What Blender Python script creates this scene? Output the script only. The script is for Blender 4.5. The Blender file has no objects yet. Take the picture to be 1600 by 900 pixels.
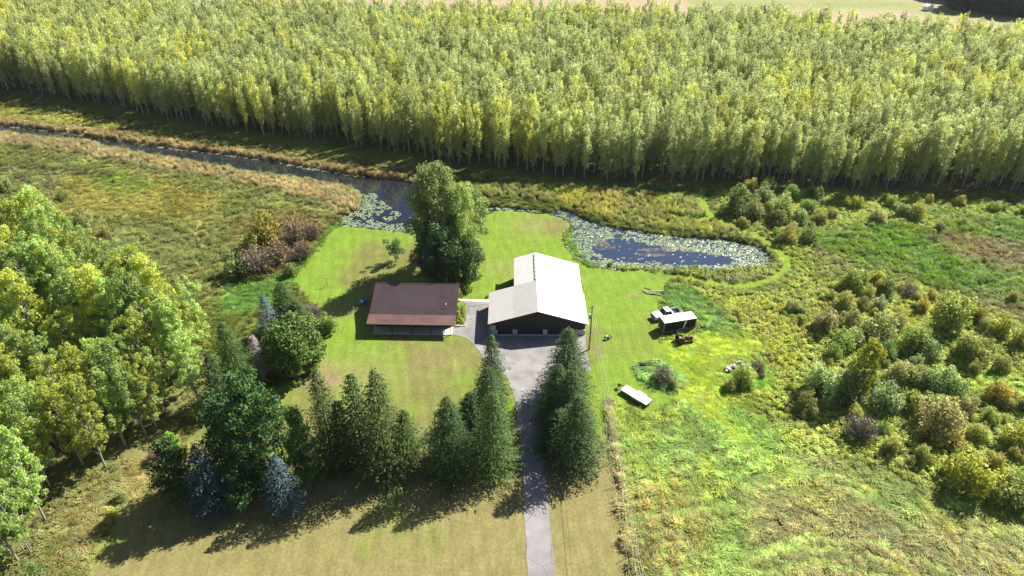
import bpy, math, random
import numpy as np
from math import radians, sin, cos, pi, atan2, sqrt
R = random.Random(7)
N = np.random.default_rng(11)

# ------------------------------------------------------------------ camera, world, sun, exposure
F, PITCH, CAMZ = 1109.0, radians(33.7), 82.0
sc = bpy.context.scene
cam = bpy.data.cameras.new("camera")
camo = bpy.data.objects.new("camera", cam)
sc.collection.objects.link(camo)
cam.sensor_width = 36.0
cam.lens = F / 1600 * 36.0
cam.clip_start, cam.clip_end = 1.0, 9000.0
camo.location = (0, 0, CAMZ)
camo.rotation_euler = (pi / 2 - PITCH, 0, 0)
sc.camera = camo

SUN_AZ = atan2(0.79, 0.61)          # clockwise from +Y
SUN_EL = radians(43)
world = bpy.data.worlds.new("World")
sc.world = world
world.use_nodes = True
wn = world.node_tree.nodes
wn.clear()
sky = wn.new("ShaderNodeTexSky")
sky.sky_type = 'NISHITA'
sky.sun_disc = False
sky.sun_elevation = SUN_EL
sky.sun_rotation = SUN_AZ
bg = wn.new("ShaderNodeBackground")
bg.inputs[1].default_value = 0.042
wo = wn.new("ShaderNodeOutputWorld")
world.node_tree.links.new(sky.outputs[0], bg.inputs[0])
world.node_tree.links.new(bg.outputs[0], wo.inputs[0])
sl = bpy.data.lights.new("sun", 'SUN')
sl.energy = 4.6
sl.angle = radians(0.5)
sl.color = (1.0, 0.95, 0.86)
so = bpy.data.objects.new("sun", sl)
sc.collection.objects.link(so)
so.rotation_euler = (pi / 2 - SUN_EL, 0, -SUN_AZ + pi)
# a sun lamp shines along its local -Z; aim it from azimuth SUN_AZ down to the ground
from mathutils import Vector, Matrix
sd = Vector((sin(SUN_AZ) * cos(SUN_EL), cos(SUN_AZ) * cos(SUN_EL), sin(SUN_EL)))
so.rotation_euler = sd.to_track_quat('Z', 'Y').to_euler()
sc.view_settings.view_transform = 'Standard'
sc.view_settings.look = 'None'
sc.view_settings.exposure = 1.45
sc.view_settings.gamma = 1
sc.render.engine = 'CYCLES'
sc.cycles.max_bounces = 6
sc.cycles.diffuse_bounces = 4
sc.cycles.glossy_bounces = 2
sc.cycles.transmission_bounces = 3
sc.cycles.transparent_max_bounces = 4
sc.cycles.use_denoising = True
sc.cycles.caustics_reflective = False
sc.cycles.caustics_refractive = False

# ------------------------------------------------------------------ measuring helpers
SP, CP = sin(PITCH), cos(PITCH)
def G(px, py, z=0.0):
    """ground point (height z) seen at photo pixel px, py (1600 x 900)"""
    v = (py - 450) / F
    d = (CAMZ - z) / (SP + v * CP)
    return ((px - 800) / F * d, d * (CP - v * SP))
def pix(x, y, z=0.0):
    dz = z - CAMZ
    d = y * CP - dz * SP
    return 800 + F * x / d, 450 - F * (y * SP + dz * CP) / d
def ppm(py):
    return CP * (py + 290) / CAMZ * 1.0
def GP(pts, z=0.0):
    return np.array([G(a, b, z) for a, b in pts])

# ------------------------------------------------------------------ value noise
def vnoise(x, y, seed=0):
    xi = np.floor(x).astype(np.int64); yi = np.floor(y).astype(np.int64)
    fx = x - xi; fy = y - yi
    fx = fx * fx * (3 - 2 * fx); fy = fy * fy * (3 - 2 * fy)
    def h(a, b):
        n = (a * 374761393 + b * 668265263 + seed * 974634777) & 0xffffffff
        n = ((n ^ (n >> 13)) * 1274126177) & 0xffffffff
        return ((n ^ (n >> 16)) & 0xffff) / 65535.0
    return (h(xi, yi) * (1 - fx) + h(xi + 1, yi) * fx) * (1 - fy) + (h(xi, yi + 1) * (1 - fx) + h(xi + 1, yi + 1) * fx) * fy
def fbm(x, y, s, seed=0, o=4):
    t = 0; a = 0.5; n = 0
    for k in range(o):
        t = t + a * vnoise(x / s + 17.3 * k, y / s - 9.1 * k, seed + k); n += a
        a *= 0.5; s *= 0.5
    return t / n
def sdf(P, poly):
    """signed distance, positive inside"""
    x, y = P[:, 0], P[:, 1]
    d = np.full(len(P), 1e18); inside = np.zeros(len(P), bool)
    n = len(poly)
    for i in range(n):
        ax, ay = poly[i]; bx, by = poly[(i + 1) % n]
        ex, ey = bx - ax, by - ay
        wx, wy = x - ax, y - ay
        t = np.clip((wx * ex + wy * ey) / max(ex * ex + ey * ey, 1e-9), 0, 1)
        d = np.minimum(d, (wx - t * ex) ** 2 + (wy - t * ey) ** 2)
        c = ((ay <= y) & (by > y)) | ((by <= y) & (ay > y))
        if abs(ey) > 1e-12:
            inside ^= c & (x < ax + (y - ay) / ey * ex)
    d = np.sqrt(d)
    return np.where(inside, d, -d)
def dline(P, line):
    d = np.full(len(P), 1e18)
    for (ax, ay), (bx, by) in zip(line[:-1], line[1:]):
        ex, ey = bx - ax, by - ay
        t = np.clip(((P[:, 0] - ax) * ex + (P[:, 1] - ay) * ey) / (ex * ex + ey * ey), 0, 1)
        d = np.minimum(d, (P[:, 0] - ax - t * ex) ** 2 + (P[:, 1] - ay - t * ey) ** 2)
    return np.sqrt(d)
def smooth(t):
    t = np.clip(t, 0, 1); return t * t * (3 - 2 * t)

# ------------------------------------------------------------------ layout traced from the photograph, on the ground plane
creek = GP([(-260, 176), (0, 194), (83, 203), (165, 216), (247, 227), (355, 240), (437, 252), (536, 270), (627, 280), (700, 296), (764, 321), (803, 324),
            (861, 329), (880, 332), (900, 342), (905, 350), (892, 342), (859, 333), (815, 329), (772, 327), (720, 352), (660, 364), (598, 357),
            (536, 351), (530, 338), (560, 326), (566, 308), (550, 292), (495, 282), (412, 271), (351, 260), (289, 249), (198, 235), (124, 218), (0, 205), (-260, 190)])
pond = GP([(875, 325), (900, 336), (920, 343), (950, 353), (990, 357), (1035, 366), (1075, 370), (1125, 372), (1160, 378), (1190, 386), (1205, 402),
           (1204, 414), (1160, 417), (1122, 421), (1072, 417), (1040, 420), (1010, 417), (960, 417), (925, 411), (905, 394), (894, 370), (896, 355), (890, 343), (868, 331)])
ditch = GP([(-100, 128), (0, 148), (100, 170), (200, 188), (300, 208), (400, 222), (400, 226), (300, 213), (200, 194), (100, 175), (0, 153), (-100, 134)])
lawn = GP([(120, 905), (165, 838), (240, 742), (290, 690), (330, 650), (410, 610), (480, 590), (500, 545), (500, 490), (458, 440), (480, 405), (505, 380), (522, 357), (540, 352),
           (598, 358), (660, 366), (720, 354), (772, 328), (815, 330), (859, 334), (889, 344), (892, 352), (880, 366), (884, 384), (900, 403), (923, 416), (960, 422),
           (1010, 423), (1058, 430), (1041, 446), (1032, 468), (1031, 505), (1031, 535), (1060, 540), (1100, 556), (1075, 575), (1075, 600), (1060, 622), (1045, 630), (1033, 641),
           (1007, 647), (975, 635), (946, 622), (950, 680), (962, 760), (975, 840), (985, 900), (992, 960), (60, 960)])
swath = GP([(1030, 530), (1100, 520), (1180, 520), (1200, 540), (1170, 570), (1130, 590), (1140, 620), (1130, 650), (1180, 690), (1150, 690), (1090, 640), (1060, 620), (1075, 600), (1060, 570), (1030, 545)])
path_line = GP([(1095, 306), (1100, 322), (1112, 340), (1147, 353), (1185, 371), (1210, 386), (1228, 402), (1231, 420), (1212, 435), (1182, 444), (1152, 447), (1110, 442), (1060, 433)])
path_line2 = GP([(1040, 338), (1075, 343), (1112, 345)])
drive = [(724, 472), (764, 472), (764, 500), (766, 519), (914, 521), (918, 556), (924, 580), (905, 581), (868, 590), (850, 604), (843, 630), (846, 665), (849, 700), (856, 784), (868, 900), (874, 960),
         (827, 960), (824, 900), (819, 784), (814, 700), (804, 624), (793, 590), (770, 572), (756, 560), (747, 547), (738, 536), (728, 528), (708, 523), (708, 514), (724, 510), (729, 498), (730, 475)]
forest = GP([(-260, 120), (0, 143), (140, 158), (290, 192), (450, 216), (600, 237), (760, 264), (900, 284), (1100, 287), (1300, 296), (1600, 302), (1900, 312),
             (1900, 140), (1600, 110), (1400, 92), (1200, 72), (900, 66), (600, 62), (400, 54), (150, 44), (-260, 20)])
front_line = forest[:12]
grove = GP([(-160, 400), (30, 408), (105, 425), (180, 490), (330, 560), (335, 640), (262, 690), (200, 730), (130, 770), (95, 830), (60, 875), (-120, 950)])
island = GP([(992, 570), (1012, 566), (1040, 570), (1066, 590), (1070, 606), (1050, 612), (1020, 604), (1000, 598)])

LIME = (.134, .208, .022); TAN = (.24, .18, .075); OLV = (.10, .125, .022); YG = (.185, .20, .028); DKG = (.04, .10, .012)
BRN = (.165, .125, .045); LB = (.135, .13, .04); GRN = (.085, .16, .015); FLOOR = (.085, .085, .03)
# (polygon, colour, edge softness in m, grass height, tuft kind, tufts per m2)   kinds: 0 leaning grass, 1 reeds, 2 leafy weeds
Z = []
def zone(pts, col, soft, h, kind, dens, world=False):
    Z.append((pts if world else GP(pts), np.array(col), soft, h, kind, dens))
zone([(-500, 480), (-500, 300), (2200, 300), (2200, 1400), (-500, 1400)], OLV, 2, .5, 0, 1.6)
# far fields behind the plantation
zone([(-900, 60), (-900, -180), (2400, -180), (2400, 160), (1600, 105), (1200, 68), (300, 46)], (.30, .235, .15), 3, 0, 0, 0)
zone([(1100, 20), (1250, 10), (1450, 22), (1650, 45), (1650, 30), (1450, 8), (1300, -4), (1050, -6)], (.17, .21, .06), 6, 0, 0, 0)
zone([(1000, -30), (1500, -12), (1800, 10), (1800, -10), (1400, -40)], (.19, .20, .07), 6, 0, 0, 0)
zone(forest, FLOOR, 2, .25, 0, .12, True)
# strip between creek and plantation
zone([(-260, 128), (0, 150), (200, 190), (400, 224), (640, 258), (900, 290), (1000, 292), (1100, 296), (1100, 316), (1000, 312), (900, 312), (800, 300), (700, 290), (627, 278), (437, 250), (247, 225), (0, 192), (-260, 176)], (.13, .14, .035), 1.5, .6, 0, .9)
zone([(-200, 168), (0, 166), (120, 172), (230, 195), (150, 205), (0, 188), (-200, 178)], (.22, .22, .05), 3, .6, 0, .9)
zone([(640, 262), (760, 280), (900, 292), (1100, 296), (1900, 318), (1900, 340), (1600, 318), (1200, 300), (1100, 306), (900, 302), (760, 292)], (.05, .12, .02), 1.5, .3, 0, 1.2)
zone([(0, 186), (120, 200), (250, 218), (355, 233), (437, 245), (536, 262), (627, 273), (700, 284), (700, 294), (627, 280), (536, 271), (437, 253), (355, 241), (247, 228), (83, 204), (0, 194)], (.21, .17, .085), 1, 1.2, 1, 2.2)
# marsh on the left of the creek
marsh_l = [(-260, 192), (0, 207), (124, 220), (198, 237), (289, 251), (351, 262), (412, 273), (495, 284), (550, 294), (568, 310), (560, 328), (530, 341), (520, 356), (495, 392), (450, 432), (400, 470), (330, 470), (250, 430), (-260, 480)]
zone(marsh_l, (.175, .19, .06), 1.5, .8, 0, 2.0)
zone([(100, 280), (200, 270), (320, 296), (390, 335), (330, 350), (200, 340), (60, 330)], (.21, .195, .045), 4, .5, 0, 2)
zone([(150, 262), (260, 292), (200, 300), (150, 285)], (.14, .19, .035), 4, .5, 0, 2)
zone([(380, 300), (500, 330), (480, 380), (400, 370), (330, 330)], (.16, .185, .05), 5, .9, 0, 2)
zone([(-260, 200), (0, 209), (124, 222), (198, 239), (289, 252), (351, 264), (412, 275), (495, 286), (550, 296), (568, 312), (560, 330), (528, 336), (500, 320), (430, 300), (330, 278), (200, 258), (100, 238), (0, 226), (-260, 214)], (.24, .205, .11), 2.5, 1.5, 1, 2.3)
zone([(370, 350), (480, 330), (525, 345), (495, 385), (440, 430), (380, 440)], (.17, .135, .05), 4, .9, 0, 2)
zone([(-60, 262), (60, 268), (175, 276), (175, 272), (60, 262), (-60, 256)], (.10, .09, .04), 1, .8, 0, 1.5)
zone([(360, 440), (455, 430), (520, 352), (535, 352), (505, 385), (465, 440), (440, 470), (360, 500), (340, 470)], (.10, .19, .03), 1.2, .35, 0, 2)
# bank and reeds right of the tall trees
zone([(700, 292), (764, 306), (870, 318), (900, 330), (930, 340), (1000, 352), (1075, 366), (1160, 375), (1200, 390), (1212, 404), (1208, 420), (1190, 434), (1150, 438), (1100, 436), (1040, 424),
      (1010, 419), (1122, 423), (1206, 415), (1207, 402), (1190, 384), (1160, 376), (1230, 400), (1110, 340), (1090, 312), (900, 292)], (.165, .17, .06), 1, 1.35, 1, 2.6)
zone([(870, 316), (880, 298), (960, 306), (966, 325), (962, 345), (930, 338), (900, 330)], (.215, .20, .06), 2, 1.5, 1, 2.6)
zone([(1200, 380), (1224, 402), (1224, 420), (1205, 432), (1165, 440), (1110, 436), (1060, 428), (1010, 421), (960, 420), (960, 416), (1010, 418), (1072, 419), (1122, 423), (1160, 419), (1207, 415), (1207, 402)], (.15, .17, .04), .8, .6, 2, 2.2)
zone([(880, 352), (894, 350), (893, 370), (904, 394), (924, 411), (960, 417), (960, 422), (922, 416), (898, 403), (883, 384), (879, 366)], (.10, .2, .03), .5, .3, 0, 3)
# right side
zone([(1120, 296), (1300, 300), (1700, 322), (1800, 420), (1700, 440), (1480, 430), (1330, 420), (1240, 430), (1235, 400), (1140, 345)], (.165, .195, .04), 3, .6, 2, 1.8)
zone([(1300, 360), (1420, 350), (1480, 375), (1600, 400), (1800, 430), (1800, 560), (1600, 470), (1500, 450), (1420, 430), (1340, 410), (1260, 400)], (.085, .165, .012), 5, .8, 0, 2.6)
zone([(1450, 330), (1600, 345), (1800, 350), (1800, 400), (1600, 390), (1480, 360)], (.085, .16, .012), 5, .8, 0, 2.4)
zone([(1460, 365), (1560, 380), (1800, 400), (1800, 450), (1580, 425), (1500, 400)], (.17, .14, .05), 5, .7, 0, 2)
zone([(1260, 395), (1290, 395), (1330, 412), (1300, 415)], (.17, .12, .08), 3, .8, 0, 2)
zone([(1520, 470), (1620, 500), (1700, 540), (1620, 530), (1530, 490)], (.16, .12, .05), 5, .7, 0, 2)
zone([(1060, 440), (1180, 452), (1260, 440), (1400, 440), (1600, 500), (1800, 560), (1800, 880), (1560, 800), (1400, 740), (1250, 700), (1180, 640), (1200, 560), (1120, 520), (1050, 470)], (.18, .205, .045), 3, .65, 2, 2.0)
zone([(1180, 470), (1290, 440), (1360, 470), (1290, 520), (1240, 600), (1180, 560), (1120, 500)], (.19, .205, .04), 4, .7, 2, 2.0)
zone([(1360, 480), (1440, 480), (1450, 520), (1400, 540), (1360, 520)], (.24, .25, .02), 3, .3, 0, 2)
zone([(1030, 448), (1075, 440), (1120, 480), (1160, 520), (1100, 530), (1095, 500), (1040, 480)], (.12, .21, .045), 2, .45, 0, 2.5)
zone([(1480, 530), (1600, 600), (1700, 660), (1640, 660), (1540, 600)], (.16, .25, .02), 5, .3, 0, 2)
# hay meadow, lower right
zone([(946, 622), (1007, 649), (1045, 632), (1100, 600), (1180, 660), (1220, 710), (1420, 760), (1560, 810), (1800, 900), (1800, 1300), (1000, 1300), (985, 900), (950, 700)], (.15, .215, .045), 2, .45, 0, 3.0)
zone([(1140, 640), (1190, 650), (1210, 700), (1170, 700), (1100, 660)], (.13, .225, .03), 3, .3, 0, 2.5)
zone([(1170, 760), (1300, 730), (1420, 800), (1600, 830), (1800, 900), (1800, 1200), (1200, 1200), (1180, 850)], (.175, .17, .06), 5, .4, 0, 3.0)
zone([(960, 760), (1060, 730), (1110, 820), (1100, 1000), (980, 1000)], (.19, .17, .055), 4, .5, 0, 3.0)
zone([(942, 622), (953, 622), (964, 700), (976, 780), (991, 900), (1001, 980), (988, 980), (973, 860), (955, 740), (945, 660)], (.22, .19, .09), .5, .8, 0, 4.5)
zone(lawn, LIME, .4, 0, 0, 0, True)
zone(swath, (.175, .235, .012), 1.5, .12, 0, 2.0, True)
zone(island, (.12, .21, .06), .6, .55, 0, 4, True)
zone([(1150, 575), (1190, 565), (1215, 585), (1205, 605), (1160, 608), (1140, 595)], (.11, .24, .02), 1.5, .35, 0, 3)
zone(grove, (.12, .12, .04), 3, .4, 2, .8, True)
zone([(60, 900), (110, 800), (200, 725), (270, 690), (290, 700), (240, 750), (180, 830), (140, 900)], (.21, .19, .07), 2, .35, 0, 2)

DRV = GP(drive)
NL = len(Z)
def landscape(P):
    """colour, grass height, tuft kind, density at world points"""
    n = len(P); x, y = P[:, 0], P[:, 1]
    col = np.tile(np.array(OLV), (n, 1)); h = np.full(n, .4); kd = np.zeros(n, int); de = np.full(n, .0)
    w1 = (fbm(x, y, 9, 3) - .5) * 2; w2 = (fbm(x, y, 2.2, 5) - .5) * 2
    far = smooth((y - 235) / 60)
    lw = np.zeros(n)
    for poly, c, soft, hh, k, d in Z:
        lo, hi = poly.min(0) - 12, poly.max(0) + 12
        m = np.where((x > lo[0]) & (x < hi[0]) & (y > lo[1]) & (y < hi[1]))[0]
        if len(m) == 0: continue
        s = sdf(P[m], poly)
        s = s + (w1[m] * 1.6 + w2[m] * .7) * min(soft, 4) * .55
        w = smooth(s / max(soft, .15) * .5 + .5)
        col[m] = col[m] * (1 - w[:, None]) + c * w[:, None]
        h[m] = h[m] * (1 - w) + hh * w
        de[m] = de[m] * (1 - w) + d * w
        kd[m] = np.where(w > .5, k, kd[m])
        if poly is lawn: lw[m] = w
        elif soft > 0: lw[m] = lw[m] * (1 - w)
    # lawn: dry tan and worn patches, greener in the damp parts
    dry = fbm(x, y, 15, 21, 5)
    lowpart = smooth((93 - y) / 22)                       # the front lawn is drier
    front = smooth((106 - y) / 6) * (x < 12)
    bl = smooth((88 - y) / 8)
    t = smooth((dry - .50 + .26 * lowpart + .04 * bl + .06 * front) / .17) * lw * np.where(x > 17, .3, 1)
    mown = 0.5 + .5 * np.sin((x * .98 + y * .2 + w1 * .8) * 2 * pi / 2.3)
    dc = np.array(LB) * (1 - lowpart[:, None] * .75) + np.array((.205, .158, .078)) * lowpart[:, None] * .75
    col = col * (1 - t[:, None] * .85) + dc * t[:, None] * .85
    # tan patch on the lawn past the barn
    for cx, cy, rr, aa in ((835, 352, 6, .55), (700, 560, 7, .35), (870, 620, 3, .5), (560, 590, 9, .5), (900, 730, 5, .4), (860, 455, 4, .2), (790, 420, 5, .35), (925, 545, 1.5, .5), (510, 590, 3, 1.0), (485, 575, 3, .9), (540, 480, 4, .6), (990, 462, 1.5, .5)):
        qx, qy = G(cx, cy)
        a = np.exp(-(((x - qx) / rr) ** 2 + ((y - qy) / (rr * .8)) ** 2)) * aa * lw * (.6 + .8 * fbm(x, y, 3, 9))
        col = col * (1 - a[:, None]) + np.array((.20, .155, .08)) * a[:, None]
    col *= (1 + (mown[:, None] - .5) * .12 * lw[:, None] * (1 - far[:, None]))
    # meadow mottling
    mo = fbm(x, y, 6, 31, 5)
    mw = (1 - lw) * (y < 300)
    col = col * (1 + ((mo - .5) * .75 * mw)[:, None])
    yl = smooth((fbm(x, y, 5, 77) - .55) / .12) * mw * .35 * (x > 0) * (y < 175)
    col = col * (1 - yl[:, None]) + np.array((.22, .25, .02)) * yl[:, None]
    dp = np.minimum(dline(P, path_line), dline(P, path_line2))
    pw = smooth((1.25 + .25 * w1 - dp) / .4)
    col = col * (1 - pw[:, None]) + np.array((.15, .215, .018)) * pw[:, None]
    h = h * (1 - pw); de = de * (1 - pw)
    # wheel tracks through the hay meadow
    for ln in TRACKS:
        dd = dline(P, ln)
        a = smooth((.75 - dd) / .45) * .9
        col = col * (1 - a[:, None]) + np.array((.165, .225, .045)) * a[:, None]
        h = h * (1 - a * .85)
    g = sdf(P, DRV)
    h = np.where(g > -.4, 0, h); de = np.where(g > -.4, 0, de)
    return col, h, kd, de, lw
TRACKS = [GP([(1012, 745), (1030, 820), (1045, 900), (1055, 960)]), GP([(1030, 735), (1062, 810), (1075, 900), (1080, 960)]), GP([(975, 812), (1040, 808), (1110, 796), (1150, 785)]),
          GP([(1190, 715), (1280, 745), (1350, 775), (1420, 815)]), GP([(1185, 700), (1270, 728), (1340, 755), (1400, 790)]),
          GP([(1160, 880), (1240, 858), (1320, 862), (1400, 885), (1450, 910)]), GP([(1170, 862), (1250, 842), (1340, 845), (1430, 870), (1500, 905)]),
          GP([(1040, 735), (1080, 770), (1110, 800)]), GP([(1180, 900), (1260, 878), (1320, 884), (1380, 905)])]

# ------------------------------------------------------------------ mesh helpers
def link(o, parent=None):
    sc.collection.objects.link(o)
    if parent is not None: o.parent = parent
    return o
def mesh_np(name, V, Fq, mats=(), mi=None, attrs=None, smooth_=False, cattrs=None):
    """V (n,3), Fq (m,k) array of equal-sided faces (or list of such arrays)"""
    me = bpy.data.meshes.new(name)
    Fs = Fq if isinstance(Fq, list) else [Fq]
    Fs = [f for f in Fs if len(f)]
    V = np.asarray(V, np.float32)
    me.vertices.add(len(V)); me.vertices.foreach_set('co', V.ravel())
    if Fs:
        li = np.concatenate([f.ravel() for f in Fs]).astype(np.int32)
        tot = np.concatenate([np.full(len(f), f.shape[1]) for f in Fs]).astype(np.int32)
        st = np.concatenate([[0], np.cumsum(tot)[:-1]]).astype(np.int32)
        me.loops.add(len(li)); me.loops.foreach_set('vertex_index', li)
        me.polygons.add(len(tot)); me.polygons.foreach_set('loop_start', st); me.polygons.foreach_set('loop_total', tot)
        if mi is not None: me.polygons.foreach_set('material_index', np.asarray(mi, np.int32))
        me.polygons.foreach_set('use_smooth', np.full(len(tot), smooth_))
    for m in mats: me.materials.append(m)
    for k, a in (attrs or {}).items():
        at = me.attributes.new(k, 'FLOAT', 'POINT'); at.data.foreach_set('value', np.asarray(a, np.float32))
    for k, a in (cattrs or {}).items():
        at = me.attributes.new(k, 'FLOAT_COLOR', 'POINT')
        at.data.foreach_set('color', np.concatenate([np.asarray(a, np.float32), np.ones((len(a), 1), np.float32)], 1).ravel())
    me.update(calc_edges=True)
    return me
def tag(o, label=None, cat=None, group=None, kind=None):
    if label: o['label'] = label
    if cat: o['category'] = cat
    if group: o['group'] = group
    if kind: o['kind'] = kind
    return o
def empty(name, loc, rz=0, s=1, label=None, cat=None, group=None):
    o = bpy.data.objects.new(name, None); link(o)
    o.location = loc; o.rotation_euler = (0, 0, rz); o.scale = (s, s, s) if not isinstance(s, tuple) else s
    o.empty_display_size = .3
    return tag(o, label, cat, group)

class MB:
    """collects boxes, prisms, tubes into one mesh"""
    def __init__(s): s.v = []; s.f = []; s.m = []; s.n = 0
    def add(s, V, Fc, m=0):
        s.v += [tuple(p) for p in V]; s.f += [[i + s.n for i in f] for f in Fc]; s.m += [m] * len(Fc); s.n += len(V); return s
    def box(s, c, d, m=0, rz=0, rx=0, ry=0):
        M = Matrix.Translation(c) @ Matrix.Rotation(rz, 4, 'Z') @ Matrix.Rotation(ry, 4, 'Y') @ Matrix.Rotation(rx, 4, 'X')
        V = [M @ Vector((d[0] * a / 2, d[1] * b / 2, d[2] * e / 2)) for a in (-1, 1) for b in (-1, 1) for e in (-1, 1)]
        return s.add(V, [(0, 1, 3, 2), (4, 6, 7, 5), (0, 4, 5, 1), (2, 3, 7, 6), (0, 2, 6, 4), (1, 5, 7, 3)], m)
    def prism(s, prof, a0, a1, axis='y', m=0):
        """profile polygon in the plane across axis, extruded from a0 to a1"""
        n = len(prof)
        def P(p, a):
            return {'y': (p[0], a, p[1]), 'x': (a, p[0], p[1]), 'z': (p[0], p[1], a)}[axis]
        V = [P(p, a0) for p in prof] + [P(p, a1) for p in prof]
        Fc = [list(range(n))[::-1], list(range(n, 2 * n))] + [(i, (i + 1) % n, n + (i + 1) % n, n + i) for i in range(n)]
        return s.add(V, Fc, m)
    def tube(s, pts, rad, k=6, m=0, cap=True):
        pts = [Vector(p) for p in pts]
        if not hasattr(rad, '__len__'): rad = [rad] * len(pts)
        V = []
        for i, p in enumerate(pts):
            t = (pts[min(i + 1, len(pts) - 1)] - pts[max(i - 1, 0)])
            if t.length < 1e-9: t = Vector((0, 0, 1))
            t.normalize()
            a = t.orthogonal() if abs(t.z) < .9 else Vector((1, 0, 0)).cross(t)
            a.normalize(); b = t.cross(a)
            for j in range(k):
                an = 2 * pi * j / k
                V.append(p + (a * cos(an) + b * sin(an)) * rad[i])
        Fc = []
        for i in range(len(pts) - 1):
            for j in range(k):
                Fc.append((i * k + j, i * k + (j + 1) % k, (i + 1) * k + (j + 1) % k, (i + 1) * k + j))
        if cap: Fc += [list(range(k))[::-1], [(len(pts) - 1) * k + j for j in range(k)]]
        return s.add(V, Fc, m)
    def mesh(s, name, mats, bevel=0, sm=False):
        me = bpy.data.meshes.new(name)
        me.from_pydata(s.v, [], s.f)
        for i, p in enumerate(me.polygons): p.material_index = s.m[i]; p.use_smooth = sm
        for m in (mats if isinstance(mats, (list, tuple)) else [mats]): me.materials.append(m)
        import bmesh
        bm = bmesh.new(); bm.from_mesh(me)
        bmesh.ops.recalc_face_normals(bm, faces=bm.faces)
        if bevel:
            bmesh.ops.bevel(bm, geom=bm.edges[:], offset=bevel, segments=1, affect='EDGES', clamp_overlap=True)
        bm.to_mesh(me); bm.free()
        return me
    def obj(s, name, mats, parent=None, bevel=0, sm=False, loc=None, rz=0):
        o = bpy.data.objects.new(name, s.mesh(name, mats, bevel, sm)); link(o, parent)
        if loc: o.location = loc
        if rz: o.rotation_euler = (0, 0, rz)
        return o

# ------------------------------------------------------------------ materials
def mat(name, base, rough=.8, metal=0, spec=.3, noise=None, bump=None, coords='Object'):
    """noise = (scale, amount, detail) varies the colour; bump = (scale, strength)"""
    m = bpy.data.materials.new(name); m.use_nodes = True
    nt = m.node_tree; b = nt.nodes['Principled BSDF']
    b.inputs['Base Color'].default_value = (*base, 1); b.inputs['Roughness'].default_value = rough
    b.inputs['Metallic'].default_value = metal; b.inputs['Specular IOR Level'].default_value = spec
    tc = nt.nodes.new('ShaderNodeTexCoord')
    if noise:
        n = nt.nodes.new('ShaderNodeTexNoise'); n.inputs['Scale'].default_value = noise[0]; n.inputs['Detail'].default_value = noise[2] if len(noise) > 2 else 4
        nt.links.new(tc.outputs[coords], n.inputs['Vector'])
        mr = nt.nodes.new('ShaderNodeMapRange'); mr.inputs[1].default_value = .3; mr.inputs[2].default_value = .7
        mr.inputs[3].default_value = 1 - noise[1]; mr.inputs[4].default_value = 1 + noise[1]
        nt.links.new(n.outputs[0], mr.inputs[0])
        mx = nt.nodes.new('ShaderNodeVectorMath'); mx.operation = 'SCALE'; mx.inputs[0].default_value = base
        nt.links.new(mr.outputs[0], mx.inputs['Scale']); nt.links.new(mx.outputs[0], b.inputs['Base Color'])
    if bump:
        n = nt.nodes.new('ShaderNodeTexNoise'); n.inputs['Scale'].default_value = bump[0]
        nt.links.new(tc.outputs[coords], n.inputs['Vector'])
        bp = nt.nodes.new('ShaderNodeBump'); bp.inputs['Strength'].default_value = bump[1]; bp.inputs['Distance'].default_value = .1
        nt.links.new(n.outputs[0], bp.inputs['Height']); nt.links.new(bp.outputs[0], b.inputs['Normal'])
    return m

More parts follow.
